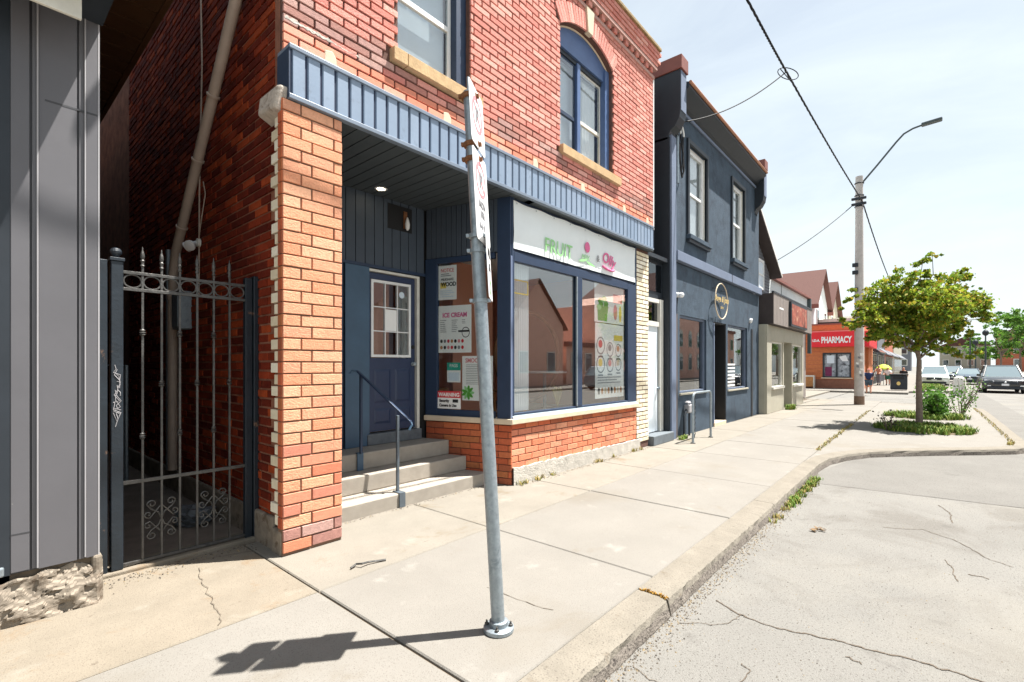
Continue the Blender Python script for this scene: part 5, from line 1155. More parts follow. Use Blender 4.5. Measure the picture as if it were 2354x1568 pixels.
# gable with lap siding: right half shows beside the stucco building
GX, GZ = 16.75, 7.45; gab = part('gable_wall', s3, m_slate, lambda b: b.prism([(14.6, 3.9), (20.4, 3.9), (20.4, 5.05), (GX, 7.2), (14.6, 5.9)], 4.62, 9))
for k in range(22):
    z = 3.98 + k * .11; xe = 20.4 if z < 5.05 else 20.4 - (z - 5.05) / (7.2 - 5.05) * (20.4 - GX)
    if xe > 17.4: part('lap_board', gab, m_slate, lambda b: b.add([(17.3, 4.60, z), (xe, 4.60, z), (xe, 4.618, z + .11), (17.3, 4.618, z + .11), (17.3, 4.62, z), (xe, 4.62, z)], [(0, 1, 2, 3), (0, 4, 5, 1)]))
gr = part('gable_roof', s3, m_brownd, lambda b: b.add([(GX, 4.25, GZ), (20.78, 4.25, 5.06), (20.78, 9, 5.06), (GX, 9, GZ), (GX, 4.25, GZ - .16), (20.7, 4.25, 4.94), (20.7, 9, 4.94), (GX, 9, GZ - .22)], [(0, 1, 2, 3), (4, 7, 6, 5), (0, 4, 5, 1), (1, 5, 6, 2)]))
part('rake_board', gr, m_offw, lambda b: b.add([(GX, 4.235, GZ - .02), (20.78, 4.235, 5.04), (20.76, 4.235, 4.96), (GX, 4.235, GZ - .10)], [(0, 1, 2, 3)]))
gw = part('gable_window', s3, m_white, lambda b: [b.box(18.55, 18.65, 4.55, 4.61, 4.35, 5.42), b.box(19.30, 19.40, 4.55, 4.61, 4.35, 5.42), b.box(18.65, 19.30, 4.55, 4.61, 5.34, 5.42), b.box(18.65, 19.30, 4.55, 4.61, 4.35, 4.43), b.box(18.65, 19.30, 4.56, 4.60, 4.85, 4.91)])
part('pane', gw, m_blind, lambda b: b.box(18.65, 19.30, 4.58, 4.585, 4.43, 5.34))
pw = part('parapet_wall', s3, m_wht_stucco, lambda b: b.box(20.5, 28.4, 4.66, 12, 3.9, 4.98)); part('parapet_trim', pw, m_redcap, lambda b: b.box(20.9, 28.6, 4.52, 4.9, 4.98, 5.08)); part('downspout', pw, m_lampg, lambda b: b.box(28.3, 28.5, 4.5, 4.65, 2.2, 4.98))
part('parapet_joint', pw, m_lampg, lambda b: b.box(22.6, 22.66, 4.65, 4.66, 4.0, 4.98)); part('annex', s3, m_taupe, lambda b: b.box(24.3, 28.3, 4.72, 12, 0, 3.9))

# ================================================================== HOUSES AND PHARMACY BEYOND
def house(xa, xb, y0, zr, ze, label, wallm, zb=0):
    t = thing('gabled_house', ((xa + xb) / 2, y0 + 4, 0), label, 'house', 'brown-roofed houses behind the pharmacy')
    xc = (xa + xb) / 2
    part('wall', t, wallm, lambda b: b.prism([(xa, 0), (xb, 0), (xb, ze), (xc, zr - .1), (xa, ze)], y0, y0 + 12))
    part('roof', t, m_roof, lambda b: [b.add([(xa - .6, y0 - .4, ze - .45), (xc, y0 - .4, zr), (xc, y0 + 12, zr), (xa - .6, y0 + 12, ze - .45), (xa - .6, y0 - .4, ze - .6), (xc, y0 - .4, zr - .15), (xc, y0 + 12, zr - .15), (xa - .6, y0 + 12, ze - .6)], [(0, 1, 2, 3), (4, 7, 6, 5), (0, 4, 5, 1), (0, 3, 7, 4)]),
                                       b.add([(xb + .6, y0 - .4, ze - .45), (xc, y0 - .4, zr), (xc, y0 + 12, zr), (xb + .6, y0 + 12, ze - .45), (xb + .6, y0 - .4, ze - .6), (xc, y0 - .4, zr - .15), (xc, y0 + 12, zr - .15), (xb + .6, y0 + 12, ze - .6)], [(0, 3, 2, 1), (4, 5, 6, 7), (0, 1, 5, 4), (0, 4, 7, 3)])])
    part('fascia_board', t, m_redcap, lambda b: b.box(xa - .7, xa - .55, y0 - .45, y0 + 12, ze - .75, ze - .42))
    for xw in (xa + 1.2, xb - 2.2):
        w = part('window', t, m_white, lambda b: [b.box(xw, xw + 1.0, y0 - .06, y0 - .01, 4.6, 6.3)]); part('pane', w, m_darkglass, lambda b: b.box(xw + .1, xw + .9, y0 - .075, y0 - .065, 4.7, 6.2))
    w = part('side_window', t, m_white, lambda b: b.box(xa - .06, xa - .01, y0 + .8, y0 + 1.7, 4.9, 6.0)); part('pane', w, m_black, lambda b: b.box(xa - .075, xa - .065, y0 + .9, y0 + 1.6, 5.0, 5.9))
    return t
house(45.3, 52.3, 7, 9.86, 6.9, 'brown gabled white house rising behind the pharmacy', m_wht_stucco)
house(53.0, 59.0, 7, 9.75, 6.9, 'second brown gabled house, half hidden by the tree', m_olive)
ph = thing('pharmacy', (43, 6, 0), 'low orange brick pharmacy with a red sign on the corner', 'shop')
PXF = 40.0
def phw(b):
    b.box(PXF, PXF + .3, 3.3, 3.98, 0, 4.44); b.box(PXF, PXF + .3, 5.64, 7.6, 0, 4.44); b.box(PXF, PXF + .3, 3.98, 5.64, 0, .75); b.box(PXF, PXF + .3, 3.98, 5.64, 2.48, 4.44)
    b.box(PXF + .3, 47, 3.3, 3.6, 2.9, 4.44); b.box(PXF + .3, 41.2, 3.3, 3.6, 0, 2.9); b.box(43.6, 47, 3.3, 3.6, 0, 2.9); b.box(PXF + .3, 47, 3.6, 7.6, 4.1, 4.3)
part('wall', ph, m_farbrick, phw)
for z in [i * .3 + .15 for i in range(14)]: part('brick_course', ph, m_farbrick2, lambda b: b.box(PXF - .012, PXF - .002, 5.66, 7.6, z, z + .03))
part('base', ph, mat('dark base brick', (.26, .11, .07), .9, .2, 6, .4, 30), lambda b: b.box(PXF - .05, PXF, 3.3, 7.6, 0, .62)); part('parapet_cap', ph, m_redcap, lambda b: b.box(PXF - .05, 47, 3.25, 7.6, 4.44, 4.54))
ps = part('sign', ph, m_pharm, lambda b: b.box(PXF - .45, PXF - .02, 3.66, 6.30, 2.88, 3.92), bevel=.02); part('sign_top', ps, mat('sign top pink', (.85, .20, .20), .4, .05), lambda b: b.box(PXF - .46, PXF - .0, 3.64, 6.32, 3.92, 3.99))
text('lettering', 'PHARMACY', .60, (PXF - .46, 5.66, 3.16), m_sign, ps, xd=(0, -1, 0), sx=.55, bold=.022); text('lettering', 'I.D.A.', .24, (PXF - .46, 6.18, 3.26), m_sign, ps, xd=(0, -1, 0), sx=.8, bold=.012)
part('street_sign', ph, m_pharm, lambda b: b.box(PXF + .2, 46.5, 3.0, 3.28, 2.88, 3.92))
pw_ = part('window', ph, m_dtrim, lambda b: [b.box(PXF - .02, PXF + .1, 3.98, 4.08, .75, 2.48), b.box(PXF - .02, PXF + .1, 5.54, 5.64, .75, 2.48), b.box(PXF - .02, PXF + .1, 4.08, 5.54, 2.38, 2.48), b.box(PXF - .02, PXF + .1, 4.08, 5.54, .75, .83), b.box(PXF - .02, PXF + .1, 4.76, 4.86, .83, 2.38)])
part('window_display', pw_, mat('window display', (.35, .38, .42), .6, .9, 2.2, stain=(.03, .03, .04), sscale=2.2, sthr=.5), lambda b: b.box(PXF + .08, PXF + .1, 4.08, 5.54, .83, 2.38)); part('display_poster', pw_, m_blind, lambda b: b.box(PXF + .07, PXF + .078, 4.95, 5.4, 1.75, 2.3)); part('display_poster', pw_, mat('plum', (.18, .02, .08), .6, .1), lambda b: b.box(PXF + .07, PXF + .078, 5.1, 5.5, .85, 1.5)); part('display_poster', pw_, m_curtain, lambda b: b.add([(PXF + .075, 4.7, 2.2), (PXF + .075, 4.3, 2.3), (PXF + .075, 4.15, 1.9), (PXF + .075, 4.5, 1.9)], [(0, 1, 2, 3)]))
part('sill', pw_, m_ledge, lambda b: b.box(PXF - .1, PXF + .02, 3.9, 5.72, .68, .75))
bx = thing('bench_planter', (39.5, 6.6, 0), 'low wooden planter box against the pharmacy wall', 'planter')
part('box', bx, m_wood, lambda b: b.box(39.3, 39.7, 6.1, 6.8, .1, .8), bevel=.02); part('frame', bx, m_offw, lambda b: [b.box(39.28, 39.72, 6.04, 6.1, 0, .9), b.box(39.28, 39.72, 6.8, 6.86, 0, .9), b.box(39.28, 39.72, 6.1, 6.8, .8, .9)])
# shops further along the street
for i, (xa, xb, h, mw, lab) in enumerate(((47.5, 56, 5.2, m_dtrim, 'dark shopfront past the pharmacy behind the tree'), (56.5, 66, 6.0, m_slate, 'grey shop building further along the pavement'), (67, 82, 7.0, m_farbrick2, 'red brick block far along the pavement'), (84, 110, 6, m_olive, 'pale block at the far end of the pavement'))):
    t = thing('far_shop', ((xa + xb) / 2, 8, 0), lab, 'building', 'shops further along the street')
    part('wall', t, mw, lambda b: b.box(xa, xb, 3.6, 12, 0, h)); part('cornice', t, m_offw, lambda b: b.box(xa - .05, xb + .05, 3.45, 12, h, h + .25))
    for k in range(int((xb - xa) / 2.4)):
        xw = xa + .6 + k * 2.4; w = part('window', t, m_offw, lambda b: b.box(xw, xw + 1.8, 3.54, 3.598, .6, 2.6)); part('pane', w, m_darkglass, lambda b: b.box(xw + .1, xw + 1.7, 3.52, 3.535, .7, 2.5))
    part('awning', t, m_carnavy if i == 0 else m_slate, lambda b: b.prism([(3.6, 3.3), (2.9, 2.7), (2.9, 2.6), (3.6, 2.8)], xa + .4, xb - .4, 'x'))

# ================================================================== UTILITY POLE, STREET LIGHT, WIRES
UP = (24.1, 2.13)
up_ = thing('utility_pole', (*UP, 0), 'tall grey utility pole carrying a street light arm', 'utility pole')
part('pole', up_, m_pole, lambda b: b.tube([(UP[0], UP[1], -.02), (UP[0], UP[1], 4), (UP[0], UP[1], 9.3)], [.175, .16, .13], 16), smooth=True)
part('base_band', up_, mat('rust band', (.20, .13, .09), .9, .3, 8), lambda b: b.tube([(UP[0], UP[1], -.01), (UP[0], UP[1], .35)], [.182, .18], 16), smooth=True)
part('arm', up_, m_lampg, lambda b: b.tube([(UP[0], UP[1] - .12, 9.05), (UP[0], 1.55, 9.6), (UP[0], .95, 10.35), (UP[0], .72, 10.6), (UP[0], .45, 10.72), (UP[0], .1, 10.78)], .035, 8), smooth=True)
part('luminaire', up_, m_lampg, lambda b: b.obox((UP[0], -.1, 10.79), (.0, .30, -.02), (.13, 0, 0), (0, .005, .05)), bevel=.03)
part('insulator_rack', up_, m_dtrim, lambda b: [b.box(UP[0] - .2, UP[0] - .1, UP[1] - .25, UP[1] + .25, 8.1 + .22 * k, 8.2 + .22 * k) for k in range(2)], bevel=.02)
part('pole_clamp', up_, m_dtrim, lambda b: [b.lathe([(.16, 0), (.17, .02), (.16, .04)], (UP[0], UP[1], z), 14) for z in (8.05, 8.5, 9.0)])
for z in (5.3, 5.6, 4.6): part('hook', up_, m_dtrim, lambda b: b.box(UP[0] - .22, UP[0] - .12, UP[1] + .02, UP[1] + .22, z, z + .16), bevel=.02)
for k in range(8): part('paper_scrap', up_, m_paper if k % 3 else m_fink, lambda b: b.obox((UP[0] - .172, UP[1] + random.uniform(-.1, .05), 1.2 + k * .12), (.002, .0, 0), (0, random.uniform(.03, .06), .01), (0, 0, random.uniform(.03, .07))))
def sag(a, c, s, n=24):
    a, c = Vector(a), Vector(c)
    return [a.lerp(c, i / n) - Vector((0, 0, s * 4 * (i / n) * (1 - i / n))) for i in range(n + 1)]
def wire(name, pts, r, label, twist=0., n=5):
    b = MB()
    if twist:
        for ph_ in (0, 2.1, 4.2):
            q = []
            P = pts
            for i, p in enumerate(P):
                t = (P[min(i + 1, len(P) - 1)] - P[max(i - 1, 0)]).normalized(); s1 = t.orthogonal().normalized(); s2 = t.cross(s1); a = i * twist + ph_
                q.append(p + (s1 * math.cos(a) + s2 * math.sin(a)) * r * 1.15)
            b.tube(q, r, n)
    else: b.tube(pts, r, n)
    return tag(b.build(name, m_wire, None, smooth=True), label, 'cable')
def spline(pts, n):
    pts = [Vector(p) for p in pts]; o = []
    for i in range(len(pts) - 1):
        p0, p1, p2, p3 = pts[max(0, i - 1)], pts[i], pts[i + 1], pts[min(len(pts) - 1, i + 2)]
        for k in range(n):
            t = k / n; o.append(.5 * ((2 * p1) + (p2 - p0) * t + (2 * p0 - 5 * p1 + 4 * p2 - p3) * t * t + (3 * p1 - p0 - 3 * p2 + p3) * t ** 3))
    return o + [pts[-1]]
main = spline([(24.1, 2.02, 8.25), (18.0, 2.2, 8.12), (12.2, 2.4, 8.17), (9.5, 2.5, 8.28), (3, 2.75, 8.6), (-14, 3.4, 9.8)], 45)
wire('overhead_cable', main, .0115, 'thick twisted overhead cable running from the utility pole along the street', .9)
wire('street_cable', sag((24.1, 2.02, 8.25), (62, 1.8, 8.0), .9, 120), .013, 'twisted cable leaving the utility pole away down the street', .9)
LP = Vector((12.1, 2.38, 8.15))
wire('service_drop', sag(LP, (10.42, 4.12, 6.95), .22, 20) , .013, 'service cable dropping from the overhead cable to the dark building')
wire('service_loop', [LP + Vector((.26 * math.cos(a) * .9 + .12, -.16 * math.cos(a), .13 * math.sin(a))) for a in [i * .35 for i in range(26)]] + [LP + Vector((.5, -.1, -.2)), LP + Vector((.9, -.04, .02))], .010, 'coiled loop of cable hanging on the overhead cable')
wire('gable_cable', sag((24.0, 2.28, 8.2), (19.95, 4.26, 5.50), .12, 16), .018, 'thin cable from the utility pole down to the dark gable')
wh = thing('service_mast', (10.36, 4.1, 6.0), 'looped white and black service cables on the dark building corner', 'service mast')
part('mast', wh, m_galv, lambda b: b.tube([(10.36, DY - .06, 5.6), (10.36, DY - .06, 6.95)], .03, 8), smooth=True)
part('cable_loop', wh, m_white, lambda b: [b.tube([(10.36 + .27 * math.cos(a), DY - .09, 6.70 + .24 * math.sin(a)) for a in [math.pi * j / 12 for j in range(13)]], .022, 6), b.tube([(10.30 + .13 * math.cos(a), DY - .10, 6.70 + .14 * math.sin(a)) for a in [math.pi * j / 10 for j in range(11)]], .02, 6)], smooth=True)
part('black_loop', wh, m_wire, lambda b: [b.tube([(10.5, DY - .07, 6.72), (10.62, DY - .08, 6.3), (10.66, DY - .08, 5.95), (10.56, DY - .08, 5.78), (10.48, DY - .08, 5.95), (10.44, DY - .08, 6.5)], .02, 6), b.tube([(10.34, DY - .07, 6.7), (10.44, DY - .08, 6.2), (10.52, DY - .08, 5.88), (10.6, DY - .08, 6.1), (10.62, DY - .08, 6.7)], .018, 6)], smooth=True)

# ================================================================== VEGETATION
def leafmat(name, cols):
    m = mat(name, cols[0], .55, .18, 4, cols=cols, spec=.3)
    p = m.node_tree.nodes['Principled BSDF']
    try:
        p.inputs['Transmission Weight'].default_value = 0
        p.inputs['Subsurface Weight'].default_value = 0
    except Exception: pass
    t = m.node_tree; n = t.nodes; L = t.links
    tr = n.new('ShaderNodeBsdfTranslucent'); ms = n.new('ShaderNodeMixShader'); ms.inputs[0].default_value = .35
    src = p.inputs['Base Color'].links[0].from_socket
    hs = n.new('ShaderNodeHueSaturation'); hs.inputs['Value'].default_value = 1.5; L.new(src, hs.inputs['Color']); L.new(hs.outputs[0], tr.inputs['Color'])
    L.new(p.outputs[0], ms.inputs[1]); L.new(tr.outputs[0], ms.inputs[2]); L.new(ms.outputs[0], n['Material Output'].inputs['Surface'])
    return m
m_leaf = leafmat('street tree leaf', [(.18, .26, .02), (.14, .22, .02), (.26, .31, .03), (.34, .31, .03), (.14, .23, .02), (.09, .15, .02), (.28, .20, .03), (.22, .29, .03)])
m_leaf2 = leafmat('far tree leaf', [(.07, .16, .02), (.09, .20, .03), (.06, .13, .02), (.12, .22, .03)])
m_leaf3 = leafmat('shrub leaf', [(.07, .17, .02), (.10, .22, .025), (.05, .12, .02)])
def leaf(b, c, s, rng):
    t = Vector((rng.gauss(0, 1), rng.gauss(0, 1), rng.gauss(-.3, .7))).normalized(); u = t.orthogonal().normalized()
    q = Matrix.Rotation(rng.uniform(0, 6.28), 3, t) @ u; w = t.cross(q)
    b.add([c - q * s * .5, c - q * s * .1 + w * s * .38, c + q * s * .55, c - q * s * .1 - w * s * .38], [(0, 1, 2), (0, 2, 3)], rng.random())
def cyl_branch(b, a, c, r0, r1, rng, n=5):
    P = []; 
    for i in range(n + 1):
        p = Vector(a).lerp(Vector(c), i / n)
        if 0 < i < n: p += Vector((rng.gauss(0, .03), rng.gauss(0, .03), rng.gauss(0, .02))) * (Vector(c) - Vector(a)).length
        P.append(p)
    b.tube(P, [r0 + (r1 - r0) * i / n for i in range(n + 1)], 7); return P
def tree(name, loc, label, cat, clumps, trunk_h, leafn, lsize, ml, seed, r0=.07, group=None):
    """clumps: (dx, dy, z, rx, rz) lobes of the crown; a limb reaches each"""
    rng = random.Random(seed); x, y = loc[0], loc[1]; z0 = loc[2] if len(loc) > 2 else 0
    t = thing(name, (x, y, z0), label, cat, group)
    b = MB(); top = Vector((x, y, z0 + trunk_h)); P = [Vector((x, y, z0 - .03)), Vector((x + .01, y, z0 + trunk_h * .3)), Vector((x - .015, y + .01, z0 + trunk_h * .65)), top]; b.tube(P, [r0 * 1.2, r0, r0 * .88, r0 * .75], 10)
    zc = max(c[2] for c in clumps)
    lead = Vector((x + .05, y, z0 + zc * .86)); cyl_branch(b, top, lead, r0 * .7, r0 * .2, rng, 5)
    for dx, dy, z, rx, rz in clumps:
        s = top.lerp(lead, rng.uniform(.0, .55)); cyl_branch(b, s, (x + dx * .85, y + dy * .85, z0 + z - rz * .2), r0 * .42, r0 * .08, rng, 5)
    b.build('trunk', m_bark, t, smooth=True)
    b = MB(); tot = sum(c[3] ** 2 * c[4] for c in clumps)
    for dx, dy, z, rx, rz in clumps:
        n = int(leafn * rx * rx * rz / tot); sub = max(5, int(n / 55)); cen = Vector((x + dx, y + dy, z0 + z))
        for k in range(sub):                                     # sprays of leaves spread through the lobe
            d = Vector((rng.gauss(0, 1), rng.gauss(0, 1), rng.gauss(0, 1))).normalized() * (rng.random() ** .45)
            sc_ = cen + Vector((d.x * rx, d.y * rx, d.z * rz)); sr = rng.uniform(.14, .30) * rx
            for j in range(n // sub):
                e = Vector((rng.gauss(0, 1), rng.gauss(0, 1), rng.gauss(0, .6)))
                leaf(b, sc_ + e * sr * .55, lsize * rng.uniform(.7, 1.3), rng)
    b.build('crown', ml, t)
    return t
LX, FXv = Vector((-math.sin(TH), math.cos(TH), 0)), Vector((math.cos(TH), math.sin(TH), 0))
def view(a, d): v = -LX * a + FXv * d; return v.x, v.y           # a: metres to the right as seen from the street corner
cl = []
for a, d, z, rx, rz in ((0, 0, 3.15, .85, .62), (-.75, .1, 3.35, .62, .52), (-1.30, 0, 2.95, .55, .42), (-1.75, .1, 3.30, .22, .40), (-1.80, 0, 2.75, .30, .20), (-.45, -.1, 3.75, .48, .34), (.55, 0, 3.55, .55, .42), (1.10, .1, 3.25, .60, .52), (1.60, 0, 3.00, .38, .34), (1.20, 0, 3.82, .36, .30), (.10, .1, 4.05, .30, .34),
                        (.12, 0, 4.42, .26, .13), (.45, .05, 4.50, .16, .08), (-.3, -.2, 2.50, .62, .36), (.55, .1, 2.55, .60, .36), (-1.0, 0, 2.45, .45, .28), (1.15, 0, 2.62, .40, .28), (.25, .1, 2.10, .42, .24), (-.45, 0, 2.12, .36, .20), (1.10, 0, 1.98, .34, .20), (.75, .1, 2.05, .22, .14), (.1, .9, 3.0, .6, .55), (-.2, -.9, 3.0, .6, .55), (1.95, .1, 2.85, .20, .14)):
    q = view(a, d); cl.append((q[0], q[1], z, rx, rz))
tree('street_tree', (16.55, .18), 'young street tree with yellow-green leaves in the bulb-out bed', 'tree', cl, 1.75, 30000, .082, m_leaf, 3, .07)
def bed(cx, cy, rx, ry, label, n, seed, hm):
    rng = random.Random(seed); spots = []
    while len(spots) < n:
        u, v = rng.uniform(-1, 1), rng.uniform(-1, 1)
        if u * u + v * v < 1 + rng.uniform(-.15, .1): spots.append((cx + u * rx, cy + v * ry, 0))
    return tufts('grass_bed', spots, m_grass, None, label, hm, 20, .10, wid=.012)
bed(15.85, .1, 1.15, .95, 'oval of green grass round the young street tree', 190, 5, .16)
bed(19.6, .1, .95, .95, 'oval of green grass under the bulb-out shrub', 150, 6, .18)
part('bed_soil', None, mat('soil', (.10, .075, .045), .95, .3, 8, .6, 40), lambda b: b.lathe([(1.0, 0), (.9, .012)], (15.85, .1, -.002), 28), kind='structure'); part('bed_soil_beyond', None, MATS['soil'], lambda b: b.lathe([(.9, 0), (.8, .012)], (19.6, .1, -.002), 28), kind='structure')
def shrub(name, x, y, h, r, n, ml, ls, label, seed, stems=14):
    rng = random.Random(seed); t = thing(name, (x, y, 0), label, 'shrub'); b = MB(); l = MB()
    for k in range(stems):
        a = rng.uniform(0, 6.28); rr = r * rng.uniform(.3, 1); tip = Vector((x + rr * math.cos(a), y + rr * math.sin(a), h * rng.uniform(.5, 1.05))); P = cyl_branch(b, (x + .05 * math.cos(a), y + .05 * math.sin(a), 0), tip, .012, .004, rng, 4)
        for j in range(n // stems):
            i = rng.uniform(.8, len(P) - 1.01); p = P[int(i)].lerp(P[int(i) + 1], i % 1) + Vector((rng.gauss(0, 1), rng.gauss(0, 1), rng.gauss(0, .7))) * .09; leaf(l, p, ls * rng.uniform(.7, 1.3), rng)
    b.build('stems', m_bark, t); l.build('foliage', ml, t)
q = view(.55, .3); shrub('leafy_shrub', 19.6 - .1, -.25, .9, .48, 1300, m_leaf3, .09, 'leafy green shrub behind the young street tree', 11, 22)
shrub('wispy_shrub', 20.4, -.75, 1.35, .6, 260, m_leaf3, .06, 'tall wispy shrub at the outer edge of the bulb-out', 12, 16)
shrub('low_sapling', 15.1, .75, .42, .18, 60, mat('dark dry leaf', (.05, .045, .03), .7, .3, 8), .06, 'small dark sapling at the edge of the grass oval', 13, 6)
for i, (x, y, h, w, s) in enumerate(((74, -9.8, 9.0, 3.0, 1), (86, -10.2, 11.0, 3.6, 2), (100, -10, 10.5, 3.6, 3), (118, -9.5, 10.5, 3.6, 4), (140, -9, 9.5, 3.6, 5))):
    rng = random.Random(40 + s); cl = [(rng.uniform(-w, w) * .7, rng.uniform(-w, w) * .7, h * rng.uniform(.36, .88), w * rng.uniform(.35, .55), h * rng.uniform(.10, .17)) for _ in range(14)]
    tree('roadside_tree', (x, y, -.05), ['leafy tree nearest the road edge opposite', 'tall bright green tree across the road behind the black car', 'green tree across the road in the middle of its row', 'distant tree across the road, second last of its row', 'farthest tree across the road'][i], 'tree', cl, h * .28, 4200, .30, m_leaf2, 60 + s, .16, 'trees across the road')

# ================================================================== CARS
def car(loc, rz, L, W_, H_, paint, label, suv=True, light=True):
    M = Matrix.Translation(loc) @ Matrix.Rotation(rz, 4, 'Z')          # nose along local +x
    t = thing('parked_car' if not light else 'car', loc, label, 'car')
    hl, hw = L / 2, W_ / 2
    def pp(nm, m, fn, par=None, **k):
        b = MB(M); fn(b); return b.build(nm, m, par or t, **k)
    if suv: prof = [(-hl, .45), (-hl, .80), (-hl + .06, 1.0), (hl - 1.25, 1.03), (hl - .25, .93), (hl - .05, .80), (hl, .60), (hl - .02, .40), (hl - .12, .24), (-hl + .15, .24)]
    else: prof = [(-hl, .42), (-hl, .75), (-hl + .1, .92), (-hl + .8, .96), (hl - 1.3, .95), (hl - .3, .78), (hl - .04, .66), (hl, .50), (hl - .05, .30), (hl - .15, .20), (-hl + .15, .22)]
    def body(b):
        n = len(prof); ys = [-hw, -hw * .97, -hw * .7, 0, hw * .7, hw * .97, hw]; V = []; F = []
        for j, y in enumerate(ys):
            k = abs(y) / hw
            for x, z in prof:
                xx = x - (.14 * k ** 3 if x > hl - .5 else 0) + (.10 * k ** 3 if x < -hl + .3 else 0); zz = z - (.05 * k ** 4 if z > .7 else 0) + (.0)
                V.append((xx, y * (1 if .4 < z < .9 else .965), zz))
        for j in range(len(ys) - 1):
            for i in range(n): F.append((j * n + i, j * n + (i + 1) % n, (j + 1) * n + (i + 1) % n, (j + 1) * n + i))
        F += [tuple(range(n)), tuple((len(ys) - 1) * n + i for i in range(n - 1, -1, -1))]; b.add(V, F)
    pp('body', paint, body, smooth=True)
    zb = 1.0 if suv else .94
    ws, rs = (hl - 1.35, -hl + .12) if suv else (hl - 1.35, -hl + .75); wt, rt = (hl - 2.15, -hl + .55) if suv else (hl - 2.2, -hl + 1.5)
    a, c = hw * .90, hw * .70
    corners = [(ws, -a, zb), (ws, a, zb), (rs, a, zb), (rs, -a, zb), (wt, -c, H_), (wt, c, H_), (rt, c, H_), (rt, -c, H_)]
    pp('roof', paint, lambda b: [b.add([(wt + .06, -c, H_ - .03), (wt + .06, c, H_ - .03), (rt - .05, c, H_ - .03), (rt - .05, -c, H_ - .03), (wt - .05, -c * .94, H_ + .015), (wt - .05, c * .94, H_ + .015), (rt + .05, c * .94, H_ + .015), (rt + .05, -c * .94, H_ + .015)], [(4, 5, 6, 7), (0, 1, 5, 4), (1, 2, 6, 5), (2, 3, 7, 6), (3, 0, 4, 7)])] + [b.tube([corners[i], corners[i + 4]], .045, 6) for i in range(4)])
    def gl(nm, ids):
        def f(b):
            q = [Vector(corners[i]) for i in ids]; m = sum(q, Vector()) / 4; b.add([tuple(m + (v - m) * .97) for v in q], [(0, 1, 2, 3)])
        pp(nm, m_cglass, f)
    gl('windscreen', (0, 1, 5, 4)); gl('side_window', (1, 2, 6, 5)); gl('side_window', (3, 0, 4, 7)); gl('rear_window', (2, 3, 7, 6))
    r = .35 if suv else .32
    for sx in (hl - .9, -hl + .85):
        for sy in (-1, 1):
            w = pp('wheel', m_tyre, lambda b: b.lathe([(r * .6, -.11), (r * .95, -.10), (r, -.06), (r, .06), (r * .95, .10), (r * .6, .11)], (sx, sy * (hw - .12), r), 20, (0, 1, 0)), smooth=True)
            pp('rim', m_rim, lambda b: b.lathe([(.05, 0), (r * .55, .0), (r * .62, .02)], (sx, sy * (hw - .12 + .10), r), 14, (0, sy, 0)), w)
    pp('bumper', m_dtrim, lambda b: b.box(hl - .12, hl + .02, -hw * .78, hw * .78, .26, .42), bevel=.04)
    pp('grille', m_dtrim, lambda b: b.box(hl - .10, hl + .005, -hw * .5, hw * .5, .56, .74), bevel=.02)
    for sy in (-1, 1):
        pp('headlight', m_head, lambda b: b.add([(hl - .05, sy * hw * .48, .70), (hl - .17, sy * hw * .93, .74), (hl - .20, sy * hw * .93, .85), (hl - .07, sy * hw * .50, .79), (hl - .25, sy * hw * .48, .70), (hl - .4, sy * hw * .90, .74), (hl - .4, sy * hw * .90, .85), (hl - .25, sy * hw * .5, .79)], [(0, 1, 2, 3), (4, 7, 6, 5), (0, 4, 5, 1), (1, 5, 6, 2), (2, 6, 7, 3), (3, 7, 4, 0)]))
        pp('fog_lamp', m_head, lambda b: b.box(hl - .06, hl + .0, sy * hw * .72 - .08, sy * hw * .72 + .08, .44, .49), bevel=.01)
        pp('mirror', paint, lambda b: b.obox((ws - .35, sy * (hw + .10), zb + .10), (.06, 0, 0), (0, .10, 0), (0, 0, .07)), bevel=.03)
    pp('number_plate', m_plate, lambda b: b.box(hl + .004, hl + .022, -.16, .16, .48, .60)); pp('badge', m_chrome, lambda b: b.lathe([(.06, 0), (.05, .015), (.001, .02)], (hl + .004, 0, .68), 12, (1, 0, 0)))
    return t
m_cglass = mat('car glass', (.14, .19, .21), .06, .0, spec=1., coat=.6)
car((44.1, -3.55, RZ), R(180), 4.6, 1.95, 1.72, m_carblack, 'black SUV driving towards the camera')
car((60.6, -2.75, RZ), R(180), 4.5, 1.8, 1.42, m_carnavy, 'dark blue sedan following the black SUV', False)
car((68, -1.9, RZ), R(180), 4.5, 1.8, 1.62, m_cargrey, 'grey car behind the dark blue sedan')
car((53.2, -.35, RZ), R(180), 4.5, 1.85, 1.66, m_carwhite, 'pale green-white car parked behind the bulb-out beyond', True, False)
# cars parked on the opposite side (seen mirrored in the shop windows)
car((31, -8.9, RZ), 0, 4.5, 1.85, 1.62, m_cargrey, 'grey car parked across the road, mirrored in the bay window', True, False)
car((37.2, -8.9, RZ), 0, 4.4, 1.8, 1.42, m_carsilver, 'silver car parked across the road, mirrored in the bay window', False, False)
car((60, -8.9, RZ), 0, 4.6, 1.85, 1.7, m_carblack, 'black van-like car across the road, mirrored in the dark shop window', True, False)

